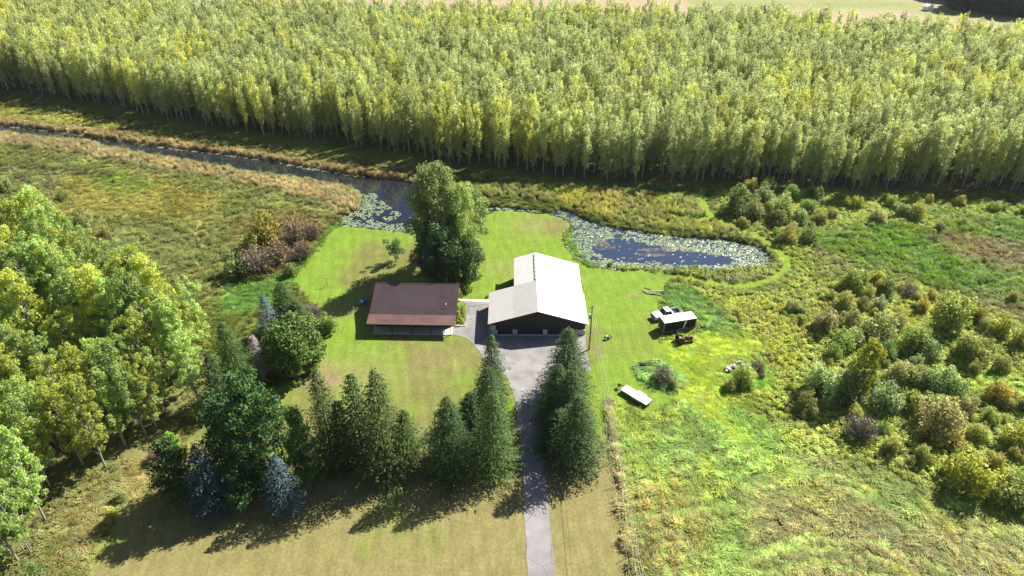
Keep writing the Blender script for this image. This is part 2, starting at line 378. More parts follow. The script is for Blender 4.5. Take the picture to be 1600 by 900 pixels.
def leaf_mat(name, dark, light, accent, acc_amt=.3, patch=None, trans=.35, rough=.55, vary=.25, inst=False, spec=.25):
    """two-sided leaf: colour from the leaf's own tone (attribute var), the plant's own random tone, and autumn accent"""
    m = bpy.data.materials.new(name); m.use_nodes = True
    nt = m.node_tree; L = nt.links; nt.nodes.clear()
    nn = nt.nodes.new
    out = nn('ShaderNodeOutputMaterial'); b = nn('ShaderNodeBsdfPrincipled'); tr = nn('ShaderNodeBsdfTranslucent'); ms = nn('ShaderNodeMixShader')
    at = nn('ShaderNodeAttribute'); at.attribute_name = 'var'
    oi = nn('ShaderNodeObjectInfo')
    mix = nn('ShaderNodeMix'); mix.data_type = 'RGBA'; mix.inputs[6].default_value = (*dark, 1); mix.inputs[7].default_value = (*light, 1)
    L.new(at.outputs['Fac'], mix.inputs[0])
    # accent
    ma = nn('ShaderNodeMath'); ma.operation = 'MULTIPLY_ADD'; ma.inputs[1].default_value = 1.6; ma.inputs[2].default_value = -0.6
    if patch:
        geo = nn('ShaderNodeNewGeometry'); no = nn('ShaderNodeTexNoise'); no.inputs['Scale'].default_value = patch; no.inputs['Detail'].default_value = 3
        L.new(geo.outputs['Position'], no.inputs['Vector'])
        ad = nn('ShaderNodeMath'); ad.operation = 'MULTIPLY_ADD'; ad.inputs[1].default_value = 3.0; ad.inputs[2].default_value = -1.35
        L.new(no.outputs[0], ad.inputs[0])
        a2 = nn('ShaderNodeMath'); a2.operation = 'ADD'; L.new(ad.outputs[0], a2.inputs[0]); L.new(oi.outputs['Random'], a2.inputs[1])
        a3 = nn('ShaderNodeMath'); a3.operation = 'MULTIPLY'; a3.inputs[1].default_value = .6; L.new(a2.outputs[0], a3.inputs[0])
        L.new(a3.outputs[0], ma.inputs[0])
    else:
        L.new(oi.outputs['Random'], ma.inputs[0])
    ma.use_clamp = True
    m4 = nn('ShaderNodeMath'); m4.operation = 'MULTIPLY'; m4.inputs[1].default_value = acc_amt; L.new(ma.outputs[0], m4.inputs[0])
    mix2 = nn('ShaderNodeMix'); mix2.data_type = 'RGBA'; mix2.inputs[7].default_value = (*accent, 1)
    L.new(m4.outputs[0], mix2.inputs[0]); L.new(mix.outputs[2], mix2.inputs[6])
    # plant-to-plant brightness
    w = nn('ShaderNodeMath'); w.operation = 'MULTIPLY'; w.inputs[1].default_value = 7.13; L.new(oi.outputs['Random'], w.inputs[0])
    fr = nn('ShaderNodeMath'); fr.operation = 'FRACT'; L.new(w.outputs[0], fr.inputs[0])
    mr = nn('ShaderNodeMapRange'); mr.inputs[3].default_value = 1 - vary; mr.inputs[4].default_value = 1 + vary; L.new(fr.outputs[0], mr.inputs[0])
    sc_ = nn('ShaderNodeVectorMath'); sc_.operation = 'SCALE'; L.new(mix2.outputs[2], sc_.inputs[0]); L.new(mr.outputs[0], sc_.inputs['Scale'])
    mu = nn('ShaderNodeVectorMath'); mu.operation = 'MULTIPLY'; L.new(sc_.outputs[0], mu.inputs[0])
    if inst:
        ia = nn('ShaderNodeAttribute'); ia.attribute_type = 'INSTANCER'; ia.attribute_name = 'tint'; L.new(ia.outputs['Color'], mu.inputs[1])
    else:
        L.new(oi.outputs['Color'], mu.inputs[1])
    L.new(mu.outputs[0], b.inputs['Base Color']); L.new(mu.outputs[0], tr.inputs['Color'])
    b.inputs['Roughness'].default_value = rough; b.inputs['Specular IOR Level'].default_value = spec
    ms.inputs[0].default_value = trans
    L.new(b.outputs[0], ms.inputs[1]); L.new(tr.outputs[0], ms.inputs[2]); L.new(ms.outputs[0], out.inputs[0])
    return m

M = {}
M['poplar'] = leaf_mat('poplar_leaf', (.33, .39, .12), (.68, .73, .36), (.70, .68, .06), .75, patch=.035, trans=.5, spec=.3, rough=.5)
M['aspen'] = leaf_mat('aspen_leaf', (.27, .36, .08), (.56, .65, .22), (.54, .58, .07), .3, patch=.12, trans=.5, spec=.25, rough=.45)
M['cottonwood'] = leaf_mat('cottonwood_leaf', (.18, .25, .06), (.44, .52, .19), (.36, .38, .06), .2, trans=.48, spec=.25, rough=.5)
M['maple'] = leaf_mat('maple_leaf', (.06, .12, .035), (.14, .22, .08), (.15, .18, .05), .2, trans=.35, spec=.2, rough=.5)
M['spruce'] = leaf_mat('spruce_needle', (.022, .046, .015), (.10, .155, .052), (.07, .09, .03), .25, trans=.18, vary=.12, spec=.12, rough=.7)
M['pine'] = leaf_mat('pine_needle', (.03, .085, .025), (.12, .215, .065), (.09, .15, .06), .2, trans=.25, vary=.1)
M['blue'] = leaf_mat('blue_spruce_needle', (.045, .075, .075), (.16, .22, .24), (.13, .18, .18), .2, trans=.1, vary=.08)
M['shrub'] = leaf_mat('shrub_leaf', (.20, .245, .09), (.48, .53, .25), (.42, .36, .12), .3, trans=.42, vary=.15, spec=.3, rough=.5)
M['twig'] = leaf_mat('bare_twigs', (.15, .12, .10), (.30, .25, .21), (.2, .16, .13), .3, trans=.1)
M['dead'] = mat('dead_wood', (.36, .31, .29), .9)
M['bark'] = mat('dark_bark', (.09, .075, .06), .95, noise=(8, .3))
M['pbark'] = mat('pale_bark', (.34, .32, .27), .9, noise=(5, .3))
M['grass'] = leaf_mat('tall_grass_blade', (.62, .62, .62), (1.35, 1.35, 1.35), (1, 1, 1), 0, trans=.42, vary=.25, inst=True, rough=.6, spec=.25)
M['asphalt'] = mat('weathered_asphalt', (.205, .192, .192), .9, noise=(.5, .12, 8), bump=(12, .25))
M['concrete'] = mat('pale_concrete', (.5, .47, .42), .85, noise=(2, .12, 6))
M['white'] = mat('white_paint', (.78, .78, .76), .5, noise=(3, .04))
M['whitemetal'] = mat('white_metal', (.78, .77, .74), .5, noise=(1, .04))
M['black'] = mat('black_paint', (.012, .014, .016), .6, spec=.2)
M['tyre'] = mat('tyre_rubber', (.018, .018, .018), .9)
M['glass'] = mat('dark_glass', (.02, .025, .03), .08, spec=.8)
M['steel'] = mat('galvanised_steel', (.42, .43, .44), .45, metal=.5, noise=(5, .1))
M['rust'] = mat('rusty_iron', (.13, .065, .04), .85, noise=(9, .4))
M['darkwall'] = mat('dark_brown_siding', (.045, .038, .037), .75)
M['door'] = mat('dark_garage_door', (.032, .032, .040), .6)
M['stone'] = mat('field_stone', (.5, .45, .42), .9, noise=(6, .45, 2), bump=(6, .6))
M['wood'] = mat('weathered_wood', (.34, .30, .25), .9, noise=(4, .25))
M['pole'] = mat('pole_wood', (.22, .19, .155), .9, noise=(5, .2))
M['blueplastic'] = mat('blue_plastic', (.06, .27, .62), .4, noise=(3, .1))
M['red'] = mat('faded_red_paint', (.11, .04, .03), .6, noise=(6, .3))
M['rock'] = mat('pale_rock', (.42, .37, .34), .9, noise=(3, .3), bump=(5, .6))
M['wire'] = mat('bright_wire', (.42, .42, .40), .4, metal=.3)
M['redbrown'] = mat('brown_trim', (.06, .03, .025), .6)

def ground_mat():
    m = bpy.data.materials.new('ground_cover'); m.use_nodes = True
    nt = m.node_tree; L = nt.links; b = nt.nodes['Principled BSDF']; nn = nt.nodes.new
    at = nn('ShaderNodeAttribute'); at.attribute_name = 'col'
    tc = nn('ShaderNodeTexCoord')
    def noise(scale, det, lo, hi, stretch=None):
        n = nn('ShaderNodeTexNoise'); n.inputs['Scale'].default_value = scale; n.inputs['Detail'].default_value = det; n.inputs['Roughness'].default_value = .65
        if stretch:
            mp = nn('ShaderNodeMapping'); mp.inputs['Scale'].default_value = stretch; mp.inputs['Rotation'].default_value = (0, 0, .12); L.new(tc.outputs['Object'], mp.inputs[0]); L.new(mp.outputs[0], n.inputs['Vector'])
        else: L.new(tc.outputs['Object'], n.inputs['Vector'])
        r = nn('ShaderNodeMapRange'); r.inputs[1].default_value = .32; r.inputs[2].default_value = .68; r.inputs[3].default_value = lo; r.inputs[4].default_value = hi
        L.new(n.outputs[0], r.inputs[0]); return n, r
    n1, r1 = noise(2.2, 6, .78, 1.22)
    n2, r2 = noise(.35, 5, .86, 1.14)
    n3, r3 = noise(1.0, 5, .88, 1.12, (1.3, .12, 1))
    n3.inputs['Roughness'].default_value = .75
    mu = nn('ShaderNodeMath'); mu.operation = 'MULTIPLY'; L.new(r1.outputs[0], mu.inputs[0]); L.new(r2.outputs[0], mu.inputs[1])
    mu2 = nn('ShaderNodeMath'); mu2.operation = 'MULTIPLY'; L.new(mu.outputs[0], mu2.inputs[0]); L.new(r3.outputs[0], mu2.inputs[1])
    s = nn('ShaderNodeVectorMath'); s.operation = 'SCALE'; L.new(at.outputs['Color'], s.inputs[0]); L.new(mu2.outputs[0], s.inputs['Scale'])
    # hue drift
    n4, r4 = noise(.16, 6, 0, 1)
    n4.inputs['Scale'].default_value = .9
    hs = nn('ShaderNodeHueSaturation'); r5 = nn('ShaderNodeMapRange'); r5.inputs[1].default_value = 0; r5.inputs[2].default_value = 1; r5.inputs[3].default_value = .485; r5.inputs[4].default_value = .513
    L.new(r4.outputs[0], r5.inputs[0]); L.new(r5.outputs[0], hs.inputs['Hue']); L.new(s.outputs[0], hs.inputs['Color'])
    L.new(hs.outputs[0], b.inputs['Base Color'])
    b.inputs['Roughness'].default_value = .9; b.inputs['Specular IOR Level'].default_value = .15
    bp = nn('ShaderNodeBump'); bp.inputs['Strength'].default_value = .5; bp.inputs['Distance'].default_value = .12
    L.new(n1.outputs[0], bp.inputs['Height']); L.new(bp.outputs[0], b.inputs['Normal'])
    return m
M['ground'] = ground_mat()

# ------------------------------------------------------------------ ground: one sheet out to the horizon
def axis(lo, hi, step, far0, far1, mid=None):
    a = list(np.arange(lo, hi, step))
    x = hi; s = step
    while x < far1: a.append(x); s = min(s * 1.12, 120); x += s
    x = lo; s = step; b = []
    while x > far0:
        s = min(s * 1.12, 120); x -= s; b.append(x)
    return np.array(b[::-1] + a)
gx = axis(-150, 165, .55, -3500, 3500)
gy = axis(48, 200, .55, -2500, 5000)
XX, YY = np.meshgrid(gx, gy)
P2 = np.stack([XX.ravel(), YY.ravel()], 1)
col, hh, kd, de, lw = landscape(P2)
near = (np.abs(P2[:, 0]) < 420) & (P2[:, 1] < 500) & (P2[:, 1] > 0)
zz = np.zeros(len(P2))
wt = np.full(len(P2), -99.0)
idx = np.where(near)[0]
for poly in (creek, pond):
    wt[idx] = np.maximum(wt[idx], sdf(P2[idx], poly))
wt = wt + (fbm(P2[:, 0], P2[:, 1], 3, 91) - .5) * .9
dt = np.full(len(P2), -99.0); dt[idx] = sdf(P2[idx], ditch)
meadow = (1 - lw) * smooth((hh) / .3) * near
zz += (fbm(P2[:, 0], P2[:, 1], 4, 55) - .5) * .35 * meadow
bank = smooth((wt + .8) / 1.3)
zz = zz * (1 - bank) - 1.1 * bank
zz -= .5 * smooth((dt + 1) / 1.5)
bm_ = bank[:, None] * (wt[:, None] > -.6)
col = col * (1 - bm_) + np.array((.05, .045, .03)) * bm_
dm = smooth((dt + .6) / .8)[:, None]
col = col * (1 - dm) + np.array((.03, .04, .02)) * dm
nxg, nyg = len(gx), len(gy)
ii = np.arange((nyg - 1) * nxg).reshape(nyg - 1, nxg)[:, :-1].ravel()
FQ = np.stack([ii, ii + 1, ii + 1 + nxg, ii + nxg], 1)
gm = mesh_np('ground', np.stack([P2[:, 0], P2[:, 1], zz], 1), FQ, [M['ground']], cattrs={'col': np.clip(col, .004, 1)}, smooth_=True)
tag(link(bpy.data.objects.new('ground', gm)), kind='structure')

def flat(name, poly, z, m, kind='structure', th=0):
    mb = MB()
    if th: mb.prism([tuple(p) for p in poly], z - th, z, 'z')
    else: mb.add([(p[0], p[1], z) for p in poly], [list(range(len(poly)))])
    o = mb.obj(name, m)
    tag(o, kind=kind); return o

# water
def water_mat():
    m = mat('still_water', (.012, .02, .035), .04, spec=.6)
    nt = m.node_tree; b = nt.nodes['Principled BSDF']; L = nt.links
    tc = nt.nodes.new('ShaderNodeTexCoord'); n = nt.nodes.new('ShaderNodeTexNoise'); n.inputs['Scale'].default_value = 1.6; n.inputs['Detail'].default_value = 3
    L.new(tc.outputs['Object'], n.inputs['Vector'])
    bp = nt.nodes.new('ShaderNodeBump'); bp.inputs['Strength'].default_value = .04; bp.inputs['Distance'].default_value = .02
    L.new(n.outputs[0], bp.inputs['Height']); L.new(bp.outputs[0], b.inputs['Normal'])
    return m
M['water'] = water_mat()
M['pondwater'] = M['water'].copy(); M['pondwater'].node_tree.nodes['Principled BSDF'].inputs['Base Color'].default_value = (.022, .035, .07, 1)
M['water'].node_tree.nodes['Principled BSDF'].inputs['Base Color'].default_value = (.010, .012, .02, 1)
WZ = -.38
def grow(poly, d):
    """push a polygon outwards by d metres"""
    p = np.array(poly); n = len(p); out = []
    area = sum(p[i][0] * p[(i + 1) % n][1] - p[(i + 1) % n][0] * p[i][1] for i in range(n))
    sgn = 1 if area > 0 else -1
    for i in range(n):
        t = p[(i + 1) % n] - p[i - 1]; t = t / (np.linalg.norm(t) + 1e-9)
        out.append(p[i] + np.array((t[1], -t[0])) * d * sgn)
    return np.array(out)
flat('creek_water', grow(creek, .9), WZ, M['water'])
flat('pond_water', grow(pond, .9), WZ + .004, M['pondwater'])

# driveway
def rough_edge(poly, amp=.16, step=.8):
    out = []
    n = len(poly)
    for i in range(n):
        a, b = np.array(poly[i]), np.array(poly[(i + 1) % n]); L_ = np.linalg.norm(b - a); k = max(1, int(L_ / step))
        nn_ = np.array((b[1] - a[1], a[0] - b[0])) / (L_ + 1e-9)
        for q in range(k):
            p = a + (b - a) * q / k
            out.append(p + nn_ * (float(fbm(np.array([p[0]]), np.array([p[1]]), 1.5, 19, 3)[0]) - .5) * 2 * amp)
    return out
dv = flat('driveway', rough_edge(GP(drive)), .04, M['asphalt'], th=.12)
def crack_mat():
    m = M['asphalt']; nt = m.node_tree; L = nt.links; b = nt.nodes['Principled BSDF']; nn = nt.nodes.new
    src = b.inputs['Base Color'].links[0].from_socket
    tc = nn('ShaderNodeTexCoord')
    nz = nn('ShaderNodeTexNoise'); nz.inputs['Scale'].default_value = .8; L.new(tc.outputs['Object'], nz.inputs['Vector'])
    ad = nn('ShaderNodeMixRGB'); ad.inputs[0].default_value = .35; L.new(tc.outputs['Object'], ad.inputs[1]); L.new(nz.outputs['Color'], ad.inputs[2])
    vo = nn('ShaderNodeTexVoronoi'); vo.feature = 'DISTANCE_TO_EDGE'; vo.inputs['Scale'].default_value = .28; L.new(ad.outputs[0], vo.inputs['Vector'])
    mr = nn('ShaderNodeMapRange'); mr.inputs[1].default_value = 0; mr.inputs[2].default_value = .012; mr.inputs[3].default_value = .6; mr.inputs[4].default_value = 1; L.new(vo.outputs[0], mr.inputs[0])
    n2 = nn('ShaderNodeTexNoise'); n2.inputs['Scale'].default_value = .22; n2.inputs['Detail'].default_value = 6; L.new(tc.outputs['Object'], n2.inputs['Vector'])
    r2 = nn('ShaderNodeMapRange'); r2.inputs[1].default_value = .35; r2.inputs[2].default_value = .7; r2.inputs[3].default_value = .85; r2.inputs[4].default_value = 1.3; L.new(n2.outputs[0], r2.inputs[0])
    mu = nn('ShaderNodeMath'); mu.operation = 'MULTIPLY'; L.new(mr.outputs[0], mu.inputs[0]); L.new(r2.outputs[0], mu.inputs[1])
    s = nn('ShaderNodeVectorMath'); s.operation = 'SCALE'; L.new(src, s.inputs[0]); L.new(mu.outputs[0], s.inputs['Scale']); L.new(s.outputs[0], b.inputs['Base Color'])
crack_mat()
flat('front_path', GP([(716, 467.5), (765, 468.5), (765, 472), (716, 471)]), .06, M['concrete'], th=.12)

# ------------------------------------------------------------------ leaf clouds, trunks and plant kinds
def unit(v): return v / (np.linalg.norm(v, axis=1, keepdims=True) + 1e-9)
def leaves(centres, radii, n, size, rng, shell=.55, tone=None, droop=0, aspect=1.0, up=.35, squash=None):
    """n leaf quads spread through a set of clumps; returns V, F, var"""
    centres = np.asarray(centres, float); radii = np.asarray(radii, float)
    if radii.ndim == 1: radii = np.repeat(radii[:, None], 3, 1)
    w = (radii[:, 0] * radii[:, 2]); w = w / w.sum()
    k = rng.choice(len(centres), n, p=w)
    d = unit(rng.normal(size=(n, 3)))
    rr = (shell + (1 - shell) * rng.random(n)) ** .8
    rr = rr * (1 + .12 * rng.normal(size=n))
    p = centres[k] + d * radii[k] * rr[:, None]
    nrm = unit(d * .7 + rng.normal(size=(n, 3)) * .7 + np.array((0, 0, up)))
    a = unit(np.cross(nrm, rng.normal(size=(n, 3)))); b = np.cross(nrm, a)
    s = size * (.6 + .8 * rng.random(n))
    a = a * (s * .5 * aspect)[:, None]; b = b * (s * .5)[:, None]
    V = np.stack([p - a - b * .3, p + a * .2 - b, p + a + b * .3, p - a * .2 + b], 1).reshape(-1, 3)
    if droop: V[:, 2] -= droop
    F_ = np.arange(4 * n).reshape(-1, 4)
    cl = rng.random(len(centres))
    var = np.clip(.5 * cl[k] + .5 * rng.random(n), 0, 1) if tone is None else np.clip(tone[k] + .3 * (rng.random(n) - .5), 0, 1)
    return V, F_, np.repeat(var, 4)
def cloud_mesh(name, V, F_, var, m):
    return mesh_np(name, V, F_, [m], attrs={'var': var})

def poplar_kind(i, H_=17, cr=1.65, n=2300, size=.27):
    rng = np.random.default_rng(100 + i)
    z0 = H_ * rng.uniform(.12, .24)
    C, Rr = [], []
    lean = rng.normal(size=2) * .35
    m = 44
    for j in range(m):
        t = (j + rng.random()) / m
        z = z0 + (H_ - z0) * t
        wid = cr * (np.sin(pi * (t * .74 + .14)) ** .55) * rng.uniform(.6, 1.25)
        a = rng.uniform(0, 2 * pi)
        C.append((cos(a) * wid * .62 + lean[0] * t, sin(a) * wid * .62 + lean[1] * t, z)); r = wid * rng.uniform(.22, .46) + .12
        Rr.append((r, r, r * rng.uniform(1.2, 2.0)))
    V, F_, var = leaves(C, Rr, n, size, rng, shell=.3, up=.2)
    tb = MB(); tb.tube([(0, 0, -.3), (lean[0] * .4, lean[1] * .4, H_ * .5), (lean[0], lean[1], H_ * .93)], [.17, .11, .03], 5)
    for j in range(7):
        t = rng.uniform(.25, .8); a = rng.uniform(0, 2 * pi); z = H_ * t
        tb.tube([(lean[0] * t, lean[1] * t, z), (lean[0] * t + cos(a) * .9, lean[1] * t + sin(a) * .9, z + 1.6)], [.045, .015], 4, cap=False)
    return tb, (V, F_, var)

def broad_kind(seed, H_, cr, z0, n, size, nb=26, mbark=None, shape='round', multi=1, irregular=.25, trunk_r=.25, csize=(.26, .42)):
    """branched broad-leaved tree"""
    rng = np.random.default_rng(seed)
    C, Rr = [], []; tb = MB()
    for s in range(multi):
        ox, oy = (rng.normal(size=2) * cr * .18) if multi > 1 else (0, 0)
        lx, ly = rng.normal(size=2) * cr * .12
        top = H_ * (1 if s == 0 else rng.uniform(.75, .97))
        mid = (ox + lx * .5, oy + ly * .5, top * .45)
        tb.tube([(ox * .5, oy * .5, -.3), mid, (ox + lx, oy + ly, top * .88)], [trunk_r / (1 + .4 * (multi - 1)), trunk_r * .6 / (1 + .3 * (multi - 1)), .03], 6)
        for j in range(max(3, nb // multi)):
            t = (j + rng.random()) / max(3, nb // multi)
            z = z0 + (top - z0) * t
            if shape == 'round': prof = sqrt(max(0.02, 1 - (2 * (t * .92 + .04) - 1) ** 2)) ** .8
            elif shape == 'oval': prof = sin(pi * (t * .78 + .16)) ** .75
            else: prof = (1 - t) ** .6 * .9 + .1
            rad = cr * prof * (1 + irregular * rng.normal())
            a = j * 2.4 + rng.uniform(-.5, .5)
            fr = rng.uniform(.45, .8)
            c = (ox + lx * t + cos(a) * rad * fr, oy + ly * t + sin(a) * rad * fr, z)
            C.append(c); r = cr * rng.uniform(*csize)
            Rr.append((r, r, r * rng.uniform(.75, 1.05)))
            zb = max(z - rad * .75, z0 * .5)
            tb.tube([(ox + lx * zb / H_, oy + ly * zb / H_, zb), ((ox + c[0]) / 2 + rng.normal() * .15, (oy + c[1]) / 2 + rng.normal() * .15, (zb + z) / 2 + .2), c], [trunk_r * .32, trunk_r * .18, .02], 4, cap=False)
    V, F_, var = leaves(C, Rr, n, size, rng, shell=.5)
    return tb, (V, F_, var)

def spruce_kind(seed, H_, cr, n_per=24, size=.29, z0=.5, droop=.22, dens=1.0, ragged=.18, power=.62, step=.40):
    rng = np.random.default_rng(seed)
    Pp, Dd, S, Vr, Nn = [], [], [], [], []
    z = z0
    while z < H_ - .15:
        t = (z - z0) / (H_ - z0)
        rad = cr * (1 - t) ** power + .08
        if z < z0 + 1.2: rad *= .8
        nb = max(4, int((6 + rad * 3.0) * dens))
        a0 = rng.uniform(0, 6.28)
        for j in range(nb):
            a = a0 + 2 * pi * j / nb + rng.normal() * .12
            r = rad * (1 + ragged * rng.normal())
            r = max(r, .12)
            tone = rng.random()
            npb = max(3, int(n_per * r / cr + 3))
            zb = z + rng.normal() * .10
            for q in range(npb):
                u = (q + rng.random()) / npb
                u = .22 + .78 * u
                rr_ = u * r
                dz = -droop * rr_ + .10 * rr_ * u * u + rng.normal() * .05
                lat = (rng.random() - .5) * (.35 + .35 * (1 - abs(u - .5))) * min(1, r) * 1.1
                Pp.append((cos(a) * rr_ - sin(a) * lat, sin(a) * rr_ + cos(a) * lat, zb + dz))
                sa = a + np.sign(lat) * rng.uniform(.2, .9)
                Dd.append((cos(sa), sin(sa), -.25 + .25 * rng.normal()))
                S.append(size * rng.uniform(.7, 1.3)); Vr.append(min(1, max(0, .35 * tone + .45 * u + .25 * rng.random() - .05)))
        z += step * rng.uniform(.8, 1.2) * (1 if t < .75 else .7)
    Pp = np.array(Pp); Dd = unit(np.array(Dd)); S = np.array(S)[:, None]; Vr = np.array(Vr)
    n = len(Pp)
    nrm = unit(np.array((0, 0, 1.)) + rng.normal(size=(n, 3)) * .45)
    b = unit(np.cross(nrm, Dd))
    V = np.stack([Pp - Dd * S * .4, Pp - b * S * .26, Pp + Dd * S * .75, Pp + b * S * .26], 1).reshape(-1, 3)
    tb = MB(); tb.tube([(0, 0, -.3), (0, 0, H_ * .5), (0, 0, H_ * .97)], [.2, .12, .02], 6)
    return tb, (V, np.arange(4 * n).reshape(-1, 4), np.repeat(Vr, 4))

def pine_kind(seed, H_, cr, n=9000, size=.34):
    """white pine: upswept plumes of soft needles on level limbs, uneven outline"""
    rng = np.random.default_rng(seed)
    C, Rr = [], []; tb = MB(); tb.tube([(0, 0, -.3), (.2, .1, H_ * .5), (.1, .3, H_ * .95)], [.32, .2, .04], 7)
    lv = 11
    for j in range(lv):
        t = j / (lv - 1); z = H_ * (.12 + .84 * t)
        rad = cr * (1 - t * .78) * (.75 if j == 0 else 1)
        for q in range(int(4 + 5 * (1 - t))):
            a = q * 2.4 + j * 1.1 + rng.normal() * .25; r = rad * rng.uniform(.65, 1.1)
            tb.tube([(0, 0, z - .3), (cos(a) * r * .6, sin(a) * r * .6, z), (cos(a) * r, sin(a) * r, z + .5)], [.07, .04, .015], 4, cap=False)
            for u in (.35, .6, .82, 1.0):
                C.append((cos(a) * r * u + rng.normal() * .3, sin(a) * r * u + rng.normal() * .3, z + .5 * u * u + rng.normal() * .25)); s = rng.uniform(.6, 1.1)
                Rr.append((s, s, s * .5))
    V, F_, var = leaves(C, Rr, n, size, rng, shell=.2, aspect=.5, up=.5)
    return tb, (V, F_, var)

def shrub_kind(seed, n=900, size=.17, bare=False, nb=12, tall=1.0):
    """rounded many-stemmed shrub of radius 1"""
    rng = np.random.default_rng(seed)
    C, Rr = [], []; tb = MB(); ecc = rng.uniform(.6, 1.0, 2)
    for j in range(nb):
        a = j * 2.4 + rng.uniform(-.4, .4); r = sqrt((j + .5) / nb) * .78; z = (.35 + .75 * (1 - r * r) * rng.uniform(.75, 1.15)) * tall
        z *= rng.uniform(.65, 1.25); c = (cos(a) * r * ecc[0] + rng.normal() * .06, sin(a) * r * ecc[1] + rng.normal() * .06, z); C.append(c); s = rng.uniform(.16, .38); Rr.append((s, s, s * rng.uniform(.9, 1.6)))
        tb.tube([(cos(a) * .1, sin(a) * .1, -.1), (c[0] * .5, c[1] * .5, z * .6), c], [.03, .02, .008], 4, cap=False)
        C.append((c[0] * 1.08, c[1] * 1.08, z * .5)); Rr.append((s * .9, s * .9, s * .9))
    if bare:
        for q in range(140):
            a = rng.uniform(0, 6.28); r = rng.uniform(.2, 1); z = (1.2 - .6 * r * r) * tall * rng.uniform(.7, 1.1)
            tb.tube([(cos(a) * r * .35, sin(a) * r * .35, z * .3), (cos(a) * r * .75, sin(a) * r * .75, z * .75), (cos(a) * r, sin(a) * r, z)], [.018, .011, .004], 3, cap=False)
    V, F_, var = leaves(C, Rr, n, size, rng, shell=.45, up=.3)
    ok = np.repeat(V.reshape(-1, 4, 3).min(1)[:, 2] > -.05, 4)
    V = V[ok]; var = var[ok]; F_ = np.arange(len(V)).reshape(-1, 4)
    return tb, (V, F_, var)

KIND = {}
def register(name, kd_, leafmat, barkmat, crown='crown', trunk='trunk'):
    tb, (V, F_, var) = kd_
    KIND[name] = (tb.mesh(trunk, barkmat), cloud_mesh(crown, V, F_, var, leafmat), trunk, crown, (tb, V, F_, var, leafmat, barkmat))
def plant(kind, name, x, y, s=1, rz=None, z=0, label=None, cat=None, group=None, tint=None, zs=None):
    tm, cm, tn, cn, _ = KIND[kind]
    root = empty(name, (x, y, z), R.uniform(0, 6.28) if rz is None else rz, (s, s, s * (zs or 1)), label, cat, group)
    t = bpy.data.objects.new(tn, tm); link(t, root)
    c = bpy.data.objects.new(cn, cm); link(c, root)
    if tint: c.color = (*tint, 1)
    return root

# GN scatter: one object whose points carry copies of a few meshes
def scatter(name, pts, rot, scl, kind, tint, sources, extra=None):
    me = bpy.data.meshes.new(name)
    n = len(pts)
    me.vertices.add(n); me.vertices.foreach_set('co', np.asarray(pts, np.float32).ravel())
    def va(nm, a):
        at_ = me.attributes.new(nm, 'FLOAT_VECTOR', 'POINT'); at_.data.foreach_set('vector', np.asarray(a, np.float32).ravel())
    va('rot', rot); va('scl', scl)
    at_ = me.attributes.new('kindi', 'INT', 'POINT'); at_.data.foreach_set('value', np.asarray(kind, np.int32))
    at_ = me.attributes.new('tint', 'FLOAT_COLOR', 'POINT'); at_.data.foreach_set('color', np.concatenate([tint, np.ones((n, 1))], 1).astype(np.float32).ravel())
    me.update()
    o = bpy.data.objects.new(name, me); link(o)
    g = bpy.data.node_groups.new(name + '_scatter', 'GeometryNodeTree')
    g.interface.new_socket('Geometry', in_out='INPUT', socket_type='NodeSocketGeometry')
    g.interface.new_socket('Geometry', in_out='OUTPUT', socket_type='NodeSocketGeometry')
    nn = g.nodes.new; L = g.links
    gi = nn('NodeGroupInput'); go = nn('NodeGroupOutput'); ip = nn('GeometryNodeInstanceOnPoints'); jn = nn('GeometryNodeJoinGeometry')
    for src in reversed(sources):
        so_ = bpy.data.objects.new(src.name + '_source', src)
        oi = nn('GeometryNodeObjectInfo'); oi.inputs['Object'].default_value = so_
        ti = nn('GeometryNodeGeometryToInstance'); L.new(oi.outputs['Geometry'], ti.inputs[0]); L.new(ti.outputs[0], jn.inputs[0])
    def na(nm, ty):
        a = nn('GeometryNodeInputNamedAttribute'); a.data_type = ty; a.inputs['Name'].default_value = nm; return a.outputs['Attribute']
    L.new(gi.outputs[0], ip.inputs['Points']); L.new(jn.outputs[0], ip.inputs['Instance'])
    ip.inputs['Pick Instance'].default_value = True
    L.new(na('kindi', 'INT'), ip.inputs['Instance Index'])
    er = nn('FunctionNodeEulerToRotation'); L.new(na('rot', 'FLOAT_VECTOR'), er.inputs[0]); L.new(er.outputs[0], ip.inputs['Rotation'])
    L.new(na('scl', 'FLOAT_VECTOR'), ip.inputs['Scale'])
    L.new(ip.outputs[0], go.inputs[0])
    md = o.modifiers.new('scatter', 'NODES'); md.node_group = g
    return o

# ------------------------------------------------------------------ the plantation
NPK = 7
for i in range(NPK):
    register('poplar%d' % i, poplar_kind(i), M['poplar'], M['pbark'])
rowdir = radians(4)
gxx, gyy = np.meshgrid(np.arange(-420, 420, 2.6), np.arange(120, 520, 3.0))
pp = np.stack([gxx.ravel(), gyy.ravel()], 1)
pp = pp @ np.array([[cos(rowdir), sin(rowdir)], [-sin(rowdir), cos(rowdir)]])
pp = pp + N.normal(size=pp.shape) * .5
s = sdf(pp, forest) + (fbm(pp[:, 0], pp[:, 1], 10, 12) - .5) * 9
gap = fbm(pp[:, 0], pp[:, 1], 7, 44)
pp = pp[(s > 0) & (gap > .24) & (N.random(len(pp)) > .05)]
s = sdf(pp, forest)
px_, py_ = pix(pp[:, 0], pp[:, 1])
dep = pp[:, 1] * CP + CAMZ * SP
infr = (px_ > -15) & (px_ < 1615)
edge = dline(pp, front_line)
score = dep + 2.2 * edge + np.where(infr, 0, 1e4)
order = np.argsort(score)
big = order[:300]
rest = order[300:]
